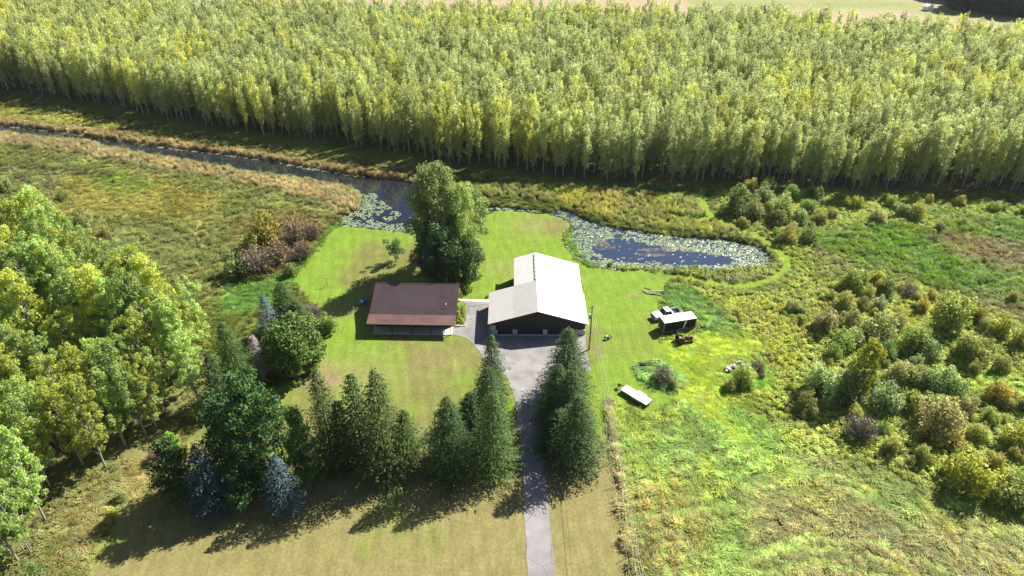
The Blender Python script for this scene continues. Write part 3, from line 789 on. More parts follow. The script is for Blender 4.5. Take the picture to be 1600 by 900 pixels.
def section(px):
    for lim, t in ((330, 'beside the far end of the creek'), (620, 'across the creek from the reed bank'), (880, 'behind the tall cottonwoods'), (1120, 'behind the yellow reeds'), (1360, 'behind the dark willow thicket')):
        if px < lim: return t
    return 'behind the open green marsh'
for k in big:
    x, y = pp[k]
    e = edge[k]
    row = 'outermost row' if e < 3.5 else ('second row' if e < 6.5 else ('third row' if e < 9.5 else 'inner rows'))
    ps = R.uniform(.74, 1.12); look = 'tall' if ps > 1.0 else ('short' if ps < .86 else 'middling')
    plant('poplar%d' % R.randrange(NPK), 'poplar_tree', x, y, ps, label='%s poplar, %s of the plantation %s' % (look, row, section(px_[k])), cat='tree', group='poplars along the plantation edge', zs=R.uniform(.92, 1.1))
def merged(i):
    tb, V, F_, var, lm, bm2 = KIND['poplar%d' % i][4]
    tV = np.array([tuple(v) for v in tb.v]); q = np.array([f for f in tb.f if len(f) == 4])
    return mesh_np('poplar_mass_%d' % i, np.concatenate([V, tV]), np.concatenate([F_, q + len(V)]), [lm, bm2], mi=[0] * len(F_) + [1] * len(q), attrs={'var': np.concatenate([var, np.zeros(len(tV))])})
# the mass shares the poplar leaf colours, without a per-object tint
n = len(rest)
sz = N.uniform(.72, 1.12, n)
rz = N.uniform(0, 6.28, n)
o = scatter('poplar_forest', np.concatenate([pp[rest], np.zeros((n, 1))], 1), np.stack([np.zeros(n), np.zeros(n), rz], 1), np.stack([sz, sz, sz * N.uniform(.92, 1.1, n)], 1), N.integers(0, NPK, n), np.ones((n, 3)), [merged(i) for i in range(NPK)])
tag(o, 'dense mass of yellow green poplars filling the plantation behind its edge trees', 'forest', kind='stuff')
print('poplars', len(pp))

# ------------------------------------------------------------------ tall grass, reeds and weeds
def blades(n, spread, h, lean, width, rng, upright=.0, plume=False):
    V, F_, var = [], [], []
    for i in range(n):
        a = rng.uniform(0, 6.28); r = spread * sqrt(rng.random()); x, y = cos(a) * r, sin(a) * r
        hh_ = h * rng.uniform(.6, 1.15); la = rng.normal() * .6; ln = lean * rng.uniform(.5, 1.4)
        dx, dy = cos(la) * ln + rng.normal() * .12, sin(la) * ln + rng.normal() * .12
        wa = rng.uniform(0, 6.28); wx, wy = cos(wa) * width / 2, sin(wa) * width / 2
        b0 = len(V)
        V += [(x - wx, y - wy, -.05), (x + wx, y + wy, -.05), (x + dx * .45 + wx, y + dy * .45 + wy, hh_ * .7), (x + dx * .45 - wx, y + dy * .45 - wy, hh_ * .7),
              (x + dx + wx * .5, y + dy + wy * .5, hh_ * (1 - .25 * min(1, ln))), (x + dx - wx * .5, y + dy - wy * .5, hh_ * (1 - .25 * min(1, ln)))]
        F_ += [(b0, b0 + 1, b0 + 2, b0 + 3), (b0 + 3, b0 + 2, b0 + 4, b0 + 5)]
        t = rng.random(); var += [t * .6, t * .6, .2 + t * .6, .2 + t * .6, .3 + t * .7, .3 + t * .7]
    return np.array(V), np.array(F_), np.array(var)
srcs = []
for q in range(3):
    rng = np.random.default_rng(300 + q)
    srcs.append(cloud_mesh('grass_clump', *blades(30, .5, 1.0, .75, .075, rng), M['grass']))
for q in range(2):
    rng = np.random.default_rng(310 + q)
    srcs.append(cloud_mesh('reed_clump', *blades(30, .45, 1.0, .22, .07, rng), M['grass']))
for q in range(3):
    rng = np.random.default_rng(320 + q)
    cc = [(rng.normal() * .22, rng.normal() * .22, rng.uniform(.35, .8)) for _ in range(6)]
    srcs.append(cloud_mesh('weed_clump', *leaves(cc, [.3] * 6, 80, .17, rng, shell=.4), M['grass']))
# candidate points
def candidates(x0, x1, y0, y1, dens):
    n = int((x1 - x0) * (y1 - y0) * dens)
    return np.stack([N.uniform(x0, x1, n), N.uniform(y0, y1, n)], 1)
T = np.concatenate([candidates(-125, 150, 50, 140, 4.5), candidates(-190, 190, 140, 270, 2.8)])
tx, ty = pix(T[:, 0], T[:, 1])
T = T[(tx > -120) & (tx < 1720) & (ty < 960)]
c_, h_, k_, d_, l_ = landscape(T)
wsd = np.maximum(sdf(T, creek), sdf(T, pond))
fs = sdf(T, forest)
keep = (h_ > .08) & (wsd < -.25) & (N.random(len(T)) < d_ / np.where(T[:, 1] < 140, 4.5, 2.8)) & (fs < 8)
keep &= ~((np.abs(T[:, 0] + 19) < 9.5) & (np.abs(T[:, 1] - 116) < 10))
T, c_, h_, k_, wsd = T[keep], c_[keep], h_[keep], k_[keep], wsd[keep]
n = len(T)
flow = fbm(T[:, 0], T[:, 1], 7, 61, 3) * 4 * pi + fbm(T[:, 0], T[:, 1], 2.0, 62, 2) * 2.0
low = T[:, 0] * 0
kid = np.where(k_ == 0, N.integers(0, 3, n), np.where(k_ == 1, 3 + N.integers(0, 2, n), 5 + N.integers(0, 3, n)))
wx_ = T[:, 0] + 5 * fbm(T[:, 0], T[:, 1], 14, 73, 2); wy_ = T[:, 1] + 5 * fbm(T[:, 0], T[:, 1], 14, 74, 2)
ridge = 1 - np.abs(2 * fbm(wx_ * .55 + wy_ * .2, wy_ * 1.5 - wx_ * .3, 2.6, 75, 3) - 1)
ridge = np.clip((ridge - .72) / .28, 0, 1)
hvar = .35 + .7 * fbm(T[:, 0], T[:, 1], 3.0, 71, 3) + np.where(k_ == 0, .9 * ridge, .3)
H2 = h_ * hvar * N.uniform(.7, 1.2, n)
wid = np.where(k_ == 2, N.uniform(.8, 1.5, n), N.uniform(.75, 1.25, n))
rot = np.stack([N.normal(size=n) * .06, N.normal(size=n) * .06, np.where(k_ == 0, flow + N.normal(size=n) * .35, N.uniform(0, 6.28, n))], 1)
zt = (fbm(T[:, 0], T[:, 1], 4, 55) - .5) * .35
tint = np.clip(c_ * 1.75 * N.uniform(.8, 1.25, (n, 1)) * (1 + N.normal(size=(n, 3)) * np.array([.09, .04, .06])), .005, .7)
hay = (T[:, 0] > 8) & (T[:, 1] < 108)
tint *= np.where(k_ == 0, np.where(hay, .9 + .4 * ridge, .9 + .2 * ridge), 1.28)[:, None]
tint *= np.where(hay & (k_ == 0), 1.15, 1)[:, None]
tint = np.clip(tint + np.where((k_ == 0) & hay, ridge ** 2, 0)[:, None] * np.array((.10, .09, .055)), 0, .75)
pale = (N.random(n) < .07) & (k_ != 1); tint[pale] = tint[pale] * .5 + np.array((.2, .19, .10)) 
for nm, sel, lab, cat in (('tall_grass', (k_ == 0), 'long meadow grass lying in swirls around the yard', 'grass'), ('reeds', (k_ == 1), 'tan reeds standing thick along the creek and pond banks', 'reeds'), ('undergrowth', (k_ == 2), 'yellow green weeds growing between the shrubs', 'weeds')):
    q = np.where(sel)[0]
    if len(q) == 0: continue
    o = scatter(nm, np.stack([T[q, 0], T[q, 1], zt[q]], 1), rot[q], np.stack([wid[q], wid[q], np.maximum(H2[q], .08)], 1), kid[q], tint[q], srcs)
    tag(o, lab, cat, kind='stuff')
print('tufts', n)

# lily pads
rng = np.random.default_rng(5)
an = np.linspace(.25, 2 * pi - .25, 9)
pv = np.concatenate([[(0, 0, 0)], np.stack([np.cos(an), np.sin(an), .06 * np.sin(an * 2)], 1)])
pf = np.array([(0, i, i + 1) for i in range(1, 9)])
pad = mesh_np('lily_pad', pv, pf, [])
pm = leaf_mat('lily_pad_leaf', (1, 1, 1), (1, 1, 1), (1, 1, 1), 0, trans=.1, inst=True, rough=.32, vary=.2, spec=.7)
pad.materials.append(pm)
pond_open = GP([(945, 372), (985, 374), (1040, 386), (1090, 392), (1130, 398), (1145, 405), (1120, 411), (1050, 411), (985, 408), (945, 402), (925, 388)])
cr_open = GP([(350, 250), (470, 262), (600, 276), (660, 284), (670, 345), (648, 342), (618, 328), (596, 312), (575, 290), (470, 275), (350, 256)])
cr_blue = GP([(575, 330), (600, 322), (640, 340), (655, 352), (620, 350), (590, 345)])
A = np.concatenate([candidates(-190, 100, 120, 230, 19)])
m = np.maximum(sdf(A, creek), sdf(A, pond)) > .0
A = A[m]; sp_, scr = sdf(A, pond), sdf(A, creek)
apx, apy = pix(A[:, 0], A[:, 1])
inpond = sp_ > 0
nf = fbm(A[:, 0], A[:, 1], 3.2, 81); nf2 = fbm(A[:, 0], A[:, 1], .9, 82, 2)
cov = np.where(inpond, .85, .0)
cov = np.where(inpond, cov - .62 * smooth(sdf(A, pond_open) / 1.5 + .6), cov)
edge_d = scr
cov = np.where(~inpond, .75 * smooth((1.4 - edge_d) / 1.0) * (apx < 570), cov)
cov = np.where(~inpond & (apx > 535) & (apy > 300), .85 - .8 * smooth(sdf(A, cr_open) / 2 + .5) - .45 * smooth(sdf(A, cr_blue) / 1 + .5), cov)
cov = np.where(~inpond & (apx > 700), .55, cov)
ok = (nf * .42 + nf2 * .58) < (.25 + .42 * cov)
ok &= cov > .05
A = A[ok & (N.random(len(A)) < .8)]
n = len(A)
r_ = N.uniform(.10, .21, n)
g1 = np.array((.34, .38, .27)); g2 = np.array((.15, .22, .085)); mixv = N.random((n, 1))
o = scatter('lily_pads', np.concatenate([A, np.full((n, 1), WZ + .03) + N.uniform(0, .03, (n, 1))], 1), np.stack([N.normal(size=n) * .13, N.normal(size=n) * .13, N.uniform(0, 6.28, n)], 1), np.stack([r_, r_, r_], 1), np.zeros(n, int), g1 * mixv + g2 * (1 - mixv), [pad])
tag(o, 'pale lily pads floating all over the pond and creek edges', 'lily pads', kind='stuff')
print('pads', n)
# muddy shallows showing through the pond
def algae_mat(i):
    m = mat('algae_film_%d' % i, (.15, .115, .10), .6, noise=(1.5, .3)); nt = m.node_tree; L = nt.links; nn = nt.nodes.new
    out = nt.nodes['Material Output']; b = nt.nodes['Principled BSDF']; tp = nn('ShaderNodeBsdfTransparent'); mx = nn('ShaderNodeMixShader')
    n = nn('ShaderNodeTexNoise'); n.inputs['Scale'].default_value = .9; n.inputs['Detail'].default_value = 8; n.inputs['Roughness'].default_value = .7
    g = nn('ShaderNodeNewGeometry'); L.new(g.outputs['Position'], n.inputs['Vector'])
    r = nn('ShaderNodeMapRange'); r.inputs[1].default_value = .42; r.inputs[2].default_value = .62; r.inputs[4].default_value = .85; L.new(n.outputs[0], r.inputs[0])
    L.new(r.outputs[0], mx.inputs[0]); L.new(tp.outputs[0], mx.inputs[1]); L.new(b.outputs[0], mx.inputs[2]); L.new(mx.outputs[0], out.inputs[0])
    return m
for cx, cy, rx, ry in ((944, 382, 2.8, 1.5), (1050, 388, 8.5, .8), (1020, 396, 3.5, .6)):
    qx, qy = G(cx, cy)
    pts = []
    for i in range(40):
        a = 2 * pi * i / 40; f = .75 + .5 * float(fbm(np.array([cos(a) * 2 + cx]), np.array([sin(a) * 2 + cy]), 1.0, 8)[0])
        pts.append((qx + cos(a) * rx * f, qy + sin(a) * ry * f * 1.3))
    flat('algae', pts, WZ + .012, algae_mat(cx), kind='stuff')['label'] = 'brown algae film on the lily pond'

exec_objects = True
# ------------------------------------------------------------------ labels for plants: which one it is, told from the nearest landmark
ORD = ['nearest', 'second nearest', 'third nearest', 'fourth nearest', 'fifth nearest', 'sixth nearest', 'seventh nearest', 'eighth nearest', 'ninth nearest', 'tenth nearest', 'eleventh nearest', 'twelfth nearest'] + ['%dth nearest' % i for i in range(13, 120)]
def name_by_landmark(items, marks, noun, join='to'):
    """items: list of (obj, x, y, look); sets label '<look> <noun>, <ordinal> <noun> to <landmark>'"""
    by = {}
    for it in items:
        k = min(range(len(marks)), key=lambda q: (it[1] - marks[q][1]) ** 2 + (it[2] - marks[q][2]) ** 2)
        by.setdefault(k, []).append(it)
    for k, l in by.items():
        l.sort(key=lambda it: (it[1] - marks[k][1]) ** 2 + (it[2] - marks[k][2]) ** 2)
        for i, it in enumerate(l):
            it[0]['label'] = '%s %s, %s %s %s' % (it[3], noun, ORD[i], join, marks[k][0])

# ------------------------------------------------------------------ shrubs
NS = 5
for i in range(NS):
    register('shrub%d' % i, shrub_kind(400 + i, n=2400, size=.095, nb=16), M['shrub'], M['bark'], 'foliage', 'stem')
for i in range(2):
    register('bare%d' % i, shrub_kind(420 + i, n=1000, size=.075, bare=True), M['twig'], M['dead'], 'crown', 'stem')  # the crown part is a cloud of loose bare twigs
TONE = {'g': ((.95, 1.12, .65), 'green leafy'), 'y': ((1.25, 1.15, .45), 'yellow green'), 'o': ((1.2, 1.1, .42), 'golden orange'), 's': ((1.1, 1.1, .95), 'silvery grey green'), 'd': ((.72, .82, .6), 'dark green'),
        'v': ((1.15, 1.1, .6), 'olive'), 'b': ((.85, .8, .78), 'bare purplish grey'), 'n': ((1.0, .86, .5), 'bare brown'), 'c': ((.9, 1.5, .35), 'bright lime green')}
right_shrubs = [(1150, 330, 25, 'd'), (1190, 315, 20, 's'), (1220, 340, 20, 's'), (1237, 312, 14, 'g'), (1260, 332, 14, 'd'), (1213, 350, 17, 'd'), (1230, 377, 17, 'v'), (1263, 377, 15, 'g'), (1160, 355, 10, 'v'),
    (1280, 350, 11, 'v'), (1277, 310, 12, 's'), (1175, 340, 18, 's'), (1200, 300, 13, 'g'), (1246, 350, 14, 's'), (1170, 303, 14, 'v'), (1337, 326, 12, 'o'), (1320, 322, 9, 'y'), (1370, 346, 14, 's'), (1427, 341, 16, 'v'), (1407, 337, 11, 's'), (1467, 360, 10, 's'), (1503, 352, 8, 'o'), (1553, 330, 11, 'v'),
    (1333, 450, 24, 'v'), (1367, 443, 17, 'y'), (1383, 460, 17, 'd'), (1417, 462, 14, 'b'), (1373, 482, 14, 's'), (1320, 482, 17, 'v'), (1287, 515, 22, 's'), (1327, 513, 18, 's'), (1367, 530, 30, 's'), (1313, 545, 20, 'g'),
    (1423, 546, 27, 'g'), (1480, 513, 32, 'v'), (1523, 500, 17, 'y'), (1557, 524, 18, 'o'), (1593, 540, 17, 'v'), (1513, 560, 24, 'v'), (1453, 468, 9, 'o'), (1237, 486, 14, 's'), (1295, 468, 11, 'v'), (1440, 485, 12, 'y'), (1250, 505, 10, 'v'),
    (1280, 618, 34, 's'), (1320, 628, 30, 'd'), (1378, 636, 30, 's'), (1342, 682, 30, 'b'), (1404, 592, 22, 's'), (1462, 616, 26, 's'), (1511, 562, 26, 'v'), (1484, 625, 22, 'g'), (1555, 626, 22, 'o'), (1458, 676, 38, 's'), (1435, 605, 20, 'd'),
    (1507, 645, 20, 's'), (1582, 694, 28, 'y'), (1524, 684, 18, 'v'), (1511, 762, 40, 'y'), (1570, 785, 32, 'g'), (1600, 795, 25, 'd'), (1444, 560, 22, 's'), (1160, 600, 19, 'v'), (1184, 582, 12, 'n'), (1391, 706, 18, 'v'), (1267, 650, 12, 's'),
    (1385, 560, 18, 'd'), (1355, 605, 20, 'd'), (1420, 640, 18, 'v'), (1545, 660, 16, 'g'), (1400, 515, 14, 's'), (1345, 485, 12, 'd'), (1490, 700, 18, 'v'), (1440, 720, 16, 'v'), (1600, 640, 18, 'v'), (1560, 580, 15, 'v'), (1235, 610, 8, 'o'), (1300, 560, 14, 'v'),
    (1300, 340, 9, 'v'), (1390, 322, 10, 'v'), (1450, 318, 9, 'y'), (1500, 322, 10, 'v'), (1600, 335, 10, 'y'), (1580, 470, 10, 'v'), (1035, 596, 17, 'b'), (1052, 604, 10, 's')]
items = []
extra = []
for a, b, r, t in right_shrubs:
    for q in range(R.choice((1, 1, 2))):
        an_ = R.uniform(0, 6.28); extra.append((a + cos(an_) * r * 1.25, b + sin(an_) * r * .8, r * R.uniform(.35, .65), R.choice(t + 'vsg')))
extra = [e for e in extra if dline(np.array([G(e[0], e[1])]), path_line)[0] > 3 and e[0] > 1120]
for i, (a, b, r, t) in enumerate(right_shrubs + extra):
    x, y = G(a, b); s = r / ppm(b) * 1.12
    tint, look = TONE[t]
    kind = 'bare%d' % (i % 2) if t in 'bn' else 'shrub%d' % (i % NS)
    ro = plant(kind, 'willow_shrub', x, y, s, cat='shrub', group='shrubs in the marsh beyond the yard', tint=tint and tuple(c * R.uniform(.88, 1.1) for c in tint), zs=R.uniform(.9, 1.25))
    size = 'small' if s < 1.7 else ('large' if s > 2.9 else 'mid sized')
    items.append((ro, x, y, '%s %s' % (size, look)))
def mk(t, a, b): return (t, *G(a, b))
name_by_landmark(items, [mk('the forked end of the mown path', 1120, 330), mk('the east tip of the lily pond', 1215, 400), mk('the green reed marsh', 1420, 390), mk('the rock pile', 1165, 585),
                         mk('the tall yellow green willow', 1342, 600), mk('the orange bush by the marsh edge', 1557, 524), mk('the harrow in the weed island', 1022, 575), mk('the big leafy bush beside the hay meadow', 1511, 762)], 'shrub')
left_shrubs = [(420, 385, 30, 'v'), (462, 380, 26, 'n'), (408, 425, 32, 'n'), (440, 412, 28, 'n'), (372, 432, 26, 'd'), (488, 372, 18, 'n'), (395, 395, 20, 'v'), (475, 405, 20, 'n'), (455, 430, 13, 'd'),
               (12, 300, 14, 's'), (-8, 318, 14, 's'), (135, 352, 18, 's'), (100, 312, 10, 'd'), (138, 384, 12, 'n'), (165, 370, 10, 'v'), (180, 285, 5, 'v'), (210, 250, 6, 'y')]
items = []
for i, (a, b, r, t) in enumerate(left_shrubs):
    x, y = G(a, b); s = r / ppm(b) * 1.05
    tint, look = TONE[t]
    kind = 'bare%d' % (i % 2) if t in 'bn' else 'shrub%d' % (i % NS)
    ro = plant(kind, 'marsh_shrub', x, y, s, cat='shrub', group='shrubs in the marsh beyond the grove', tint=tint and tuple(c * R.uniform(.85, 1.1) for c in tint), zs=R.uniform(1.0, 1.3))
    items.append((ro, x, y, look))
name_by_landmark(items, [mk('the corner of the bright back lawn', 500, 385), mk('the bare grey tree', 75, 290), mk('the green gap beside the grove', 380, 470)], 'shrub')

# yard shrubs
yard = [(513, 520, 20, 'g', 'rounded green bush at the corner of the brown roofed house lawn'), (490, 496, 18, 'b', 'sparse purplish bush beside the green bush near the house shadow'), (478, 520, 14, 'v', 'low olive bush squeezed behind the round dark tree'),
        (498, 515, 10, 'v', 'small olive bush between the sparse bush and the rounded green bush'),
        (305, 655, 14, 'v', 'olive bush at the grove corner next to the shady pine'), (270, 700, 17, 'c', 'bright lime green bush at the foot of the grove'), (285, 712, 12, 'y', 'yellow bush beside the bright lime green bush'),
        (176, 815, 13, 'y', 'lone yellow green bush casting shadow on the lawn edge'), (190, 782, 12, 's', 'sparse grey green bush above the lone yellow bush'), (240, 720, 14, 'n', 'bare brownish bush at the edge of the grove'),
        (712, 466, 15, 'd', 'dark bush tucked behind the house gable'), (700, 462, 10, 'g', 'small green bush behind the brown roof ridge'), (725, 455, 9, 'v', 'olive bush beside the walk behind the house'),
        (953, 416, 5, 'd', 'small dark pointed bush on the pond shore'), (761, 465, 3, 'n', 'tiny brown bush beside the barn corner'), (800, 445, 4, 'd', 'dark bush in the shade behind the left barn wing'),
        (10, 880, 22, 's', 'blue green juniper in the lower corner of the grove'), (60, 905, 20, 'd', 'dark juniper below the lowest aspen')]
for i, (a, b, r, t, lab) in enumerate(yard):
    x, y = G(a, b); s = r / ppm(b) * 1.05; tint = TONE[t][0]
    plant('bare%d' % (i % 2) if t in 'bn' else 'shrub%d' % (i % NS), 'garden_bush', x, y, s, cat='bush', label=lab, tint=tint, zs=1.1)

# ------------------------------------------------------------------ aspen grove
NA = 6
for i in range(NA):
    register('aspen%d' % i, broad_kind(500 + i, 13.5, 2.9, 3.6, 6200, .21, nb=72, shape='oval', multi=1 + i % 3, irregular=.3, trunk_r=.15, csize=(.12, .24)), M['aspen'], M['pbark'])
gxx, gyy = np.meshgrid(np.arange(-130, 0, 4.3), np.arange(40, 160, 4.3))
ap = np.stack([gxx.ravel(), gyy.ravel()], 1) + N.normal(size=(gxx.size, 2)) * .95
s = sdf(ap, grove); ap = ap[s > .3]
items = []
for (x, y) in ap:
    a, b = pix(x, y)
    if a < -60 or b > 925: continue
    sc_h = R.uniform(.85, 1.15) * (1.42 if b < 600 else 1.12)
    hue = R.choice(['bright yellow green', 'mid green', 'pale green'])
    tint = {'bright yellow green': (1.15, 1.05, .7), 'mid green': (.85, .95, .9), 'pale green': (1.0, 1.08, 1.0)}[hue]
    ro = plant('aspen%d' % R.randrange(NA), 'aspen_tree', x, y, sc_h * .86, cat='tree', group='aspens of the grove beside the lawn', tint=tint, zs=1.18)
    items.append((ro, x, y, '%s %s' % ('tall' if sc_h > 1.3 else ('short' if sc_h < 1.05 else 'slim'), hue)))
name_by_landmark(items, [mk('the blue spruce at the grove corner', 330, 760), mk('the dead grey spruce', 400, 590), mk('the bare grey marsh tree', 75, 300), mk('the brown bare bushes', 380, 430), mk('the lone yellow bush', 176, 815), mk('the junipers in the corner', 20, 890),
                         mk('the left edge of the picture', -20, 600), mk('the middle of the grove', 150, 600), mk('the marsh side of the grove', 200, 500)], 'aspen')
print('aspens', len(items))

# ------------------------------------------------------------------ conifers and big trees
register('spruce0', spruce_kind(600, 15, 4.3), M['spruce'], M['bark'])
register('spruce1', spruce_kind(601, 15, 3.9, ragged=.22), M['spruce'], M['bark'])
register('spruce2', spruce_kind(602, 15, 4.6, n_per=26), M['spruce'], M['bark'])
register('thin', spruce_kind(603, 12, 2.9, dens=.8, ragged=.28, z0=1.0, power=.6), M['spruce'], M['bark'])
register('blue', spruce_kind(604, 9, 3.1, size=.26, droop=.12, ragged=.1, step=.45, power=.72), M['blue'], M['bark'])
register('pine', pine_kind(605, 13, 6.6, 17000, .36), M['pine'], M['bark'])
register('pine_small', pine_kind(606, 9, 3.6, 6500, .32), M['pine'], M['bark'])
conifers = [  # base px, kind, height scale, width scale, tint, label
    (884, 612, 'spruce0', .88, 1.08, None, 'tallest looking spruce east of the driveway, its tip in front of the garage'),
    (888, 672, 'spruce2', .86, 1.05, None, 'middle spruce of the clump east of the driveway'),
    (898, 728, 'spruce0', .86, 1.1, None, 'nearest spruce of the clump east of the driveway, beside its tan grass strip'),
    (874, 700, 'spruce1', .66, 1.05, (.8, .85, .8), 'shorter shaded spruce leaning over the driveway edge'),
    (770, 632, 'spruce1', .92, .85, None, 'slender spruce west of the driveway, its tip against the paved yard'),
    (764, 682, 'spruce0', .86, .95, None, 'middle spruce of the clump west of the driveway'),
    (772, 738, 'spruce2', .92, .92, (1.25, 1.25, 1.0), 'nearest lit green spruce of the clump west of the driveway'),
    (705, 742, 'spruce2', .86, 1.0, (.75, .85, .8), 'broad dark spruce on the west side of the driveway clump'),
    (522, 728, 'spruce1', .98, .92, (1.1, 1.05, .9), 'single upright spruce standing right of the big white pine'),
    (570, 728, 'thin', 1.2, 1.2, None, 'thin spruce between two fuller spruces on the front lawn'),
    (606, 738, 'spruce2', 1.08, 1.0, (1.15, 1.1, .95), 'full wide spruce at the east end of the front lawn row'),
    (640, 730, 'thin', .55, 1.1, (1.4, 1.3, 1.0), 'short pale spruce leaning out beside the full wide spruce'),
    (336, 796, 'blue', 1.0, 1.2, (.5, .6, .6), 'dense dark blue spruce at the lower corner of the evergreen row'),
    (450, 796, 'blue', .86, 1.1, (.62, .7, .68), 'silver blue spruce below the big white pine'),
    (285, 775, 'pine_small', 1.0, 1.15, (.85, .75, .7), 'dull green pine west of the dark blue spruce'),
    (418, 745, 'pine', 1.02, 1.18, (.95, 1.0, .85), 'big broad white pine in the evergreen row'),
    (365, 735, 'pine_small', 1.1, 1.25, None, 'smaller white pine behind the dark blue spruce'),
    (480, 745, 'pine_small', .8, .8, (1.1, 1.2, .9), 'bright green young pine between white pine and upright spruce'),
    (376, 612, 'spruce1', .90, 1.0, (.95, 1.0, .8), 'dark spruce beside the dead grey spruce at the grove edge'),
    (350, 640, 'thin', .85, 1.0, None, 'thin dark spruce below the grove edge'),
    (426, 530, 'blue', 1.0, .95, (.9, .95, 1.0), 'blue spruce beside the back lawn behind the round dark tree'),
    (452, 512, 'spruce0', .70, .9, None, 'green spruce behind the blue spruce near the back lawn'),
    (438, 555, 'thin', .72, 1.0, (1.1, 1.1, 1.1), 'grey green spruce in front of the blue spruce by the back lawn'),
    (470, 520, 'spruce1', .55, .95, None, 'short spruce nearest the house shadow in the evergreen clump'),
    (869, 655, 'spruce2', .8, .85, (.85, .95, .85), 'spruce tight against the east driveway edge inside the clump'),
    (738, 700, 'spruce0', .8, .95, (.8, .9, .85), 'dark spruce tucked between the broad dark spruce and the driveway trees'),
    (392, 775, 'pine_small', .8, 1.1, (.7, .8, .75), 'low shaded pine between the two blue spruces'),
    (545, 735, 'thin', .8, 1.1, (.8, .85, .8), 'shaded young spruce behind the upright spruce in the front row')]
def height_for(x, y, tip):
    lo, hi = 0, 60
    for _ in range(40):
        m = (lo + hi) / 2
        if pix(x, y, m)[1] > tip: lo = m
        else: hi = m
    return lo
TIP = [512, 578, 618, 640, 523, 572, 611, 620, 576, 582, 576, 640, 696, 712, 690, 588, 622, 640, 504, 548, 460, 440, 497, 470, 568, 612, 690, 625]
KH = {'spruce0': 15, 'spruce1': 15, 'spruce2': 15, 'thin': 12, 'blue': 9, 'pine': 13, 'pine_small': 9, 'cottonwood': 22, 'cottonwood_b': 16, 'maple': 12, 'roundtree': 9, 'appletree': 4.6, 'willowtree': 8.5}
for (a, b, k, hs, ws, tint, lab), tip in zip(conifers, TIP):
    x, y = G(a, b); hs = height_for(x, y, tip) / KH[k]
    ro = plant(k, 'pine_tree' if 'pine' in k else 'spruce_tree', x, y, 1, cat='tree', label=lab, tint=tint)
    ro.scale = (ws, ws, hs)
# dead spruce
rng = np.random.default_rng(9)
dt_ = empty('dead_spruce', (*G(410, 592), 0), 0, 1, 'dead leafless grey spruce standing between living evergreens', 'tree')
tb = MB(); tb.tube([(0, 0, -.2), (.1, 0, 5), (0, 0, 9.6)], [.16, .1, .02], 6); tb.obj('trunk', M['dead'], dt_)
tb = MB()
z = 1.2
while z < 9.3:
    L_ = 3.2 * (1 - z / 10) + .3
    for j in range(9):
        a = rng.uniform(0, 6.28); l = L_ * rng.uniform(.6, 1.1)
        e = Vector((cos(a) * l, sin(a) * l, z - .1 * l + .25)); tb.tube([(0, 0, z), (e.x * .5, e.y * .5, z + .05), e], [.045, .03, .012], 4, cap=False)
        for q in range(7):
            u = rng.uniform(.25, 1); aa = a + rng.choice([-1, 1]) * rng.uniform(.5, 1.0); ll = .65 * (1.2 - u) * l * .5 + .15
            s_ = Vector((e.x * u, e.y * u, z + (e.z - z) * u)); tb.tube([s_, s_ + Vector((cos(aa) * ll, sin(aa) * ll, -.12))], [.022, .01], 3, cap=False)
    z += .27
tb.obj('branches', M['dead'], dt_)
# bare trees in the marsh
for a, b, s, lab in ((85, 312, 1.0, 'bare grey tree standing behind the grove at the marsh edge'), (48, 300, .8, 'thin dead sapling left of the bare grey tree')):
    x, y = G(a, b)
    bt = empty('bare_tree', (x, y, 0), R.uniform(0, 6), s, lab, 'tree')
    tb = MB(); tb.tube([(0, 0, -.2), (.2, 0, 3), (.3, .2, 7)], [.14, .1, .03], 5); tb.obj('trunk', M['dead'], bt)
    tb = MB()
    for q in range(60):
        a_ = rng.uniform(0, 6.28); z = rng.uniform(2, 6.5); l = rng.uniform(.8, 2.6)
        p1 = Vector((.2 + cos(a_) * l * .5, sin(a_) * l * .5, z + l * .5)); p2 = Vector((.2 + cos(a_) * l, sin(a_) * l, z + l * .9))
        tb.tube([(.2, 0, z), p1, p2], [.04, .025, .008], 3, cap=False)
        for w in range(4):
            d = Vector((rng.normal() * .5, rng.normal() * .5, .5)); tb.tube([p1.lerp(p2, rng.random()), p2 + d], [.014, .005], 3, cap=False)
    tb.obj('branches', M['twig'], bt)

register('cottonwood', broad_kind(700, 22, 6.0, 4.5, 21000, .32, nb=70, shape='oval', multi=3, trunk_r=.4, irregular=.2, csize=(.24, .38)), M['cottonwood'], M['pbark'])
register('cottonwood_b', broad_kind(701, 16, 4.0, 4.0, 7500, .34, nb=34, shape='oval', multi=2, trunk_r=.3, irregular=.22, csize=(.24, .38)), M['cottonwood'], M['pbark'])
register('maple', broad_kind(702, 12, 5.2, 1.6, 12000, .34, nb=52, shape='round', trunk_r=.32, irregular=.12, csize=(.22, .34)), M['maple'], M['bark'])
register('roundtree', broad_kind(703, 9, 4.7, .8, 9500, .34, nb=46, shape='round', trunk_r=.28, irregular=.1, csize=(.22, .34)), M['maple'], M['bark'])
register('appletree', broad_kind(704, 4.6, 2.3, 1.5, 1300, .24, nb=16, shape='round', trunk_r=.12, irregular=.35, csize=(.22, .34)), M['maple'], M['bark'])
register('willowtree', broad_kind(705, 8.5, 2.6, .8, 5200, .26, nb=34, shape='oval', multi=2, trunk_r=.2, irregular=.15, csize=(.24, .38)), M['shrub'], M['bark'])
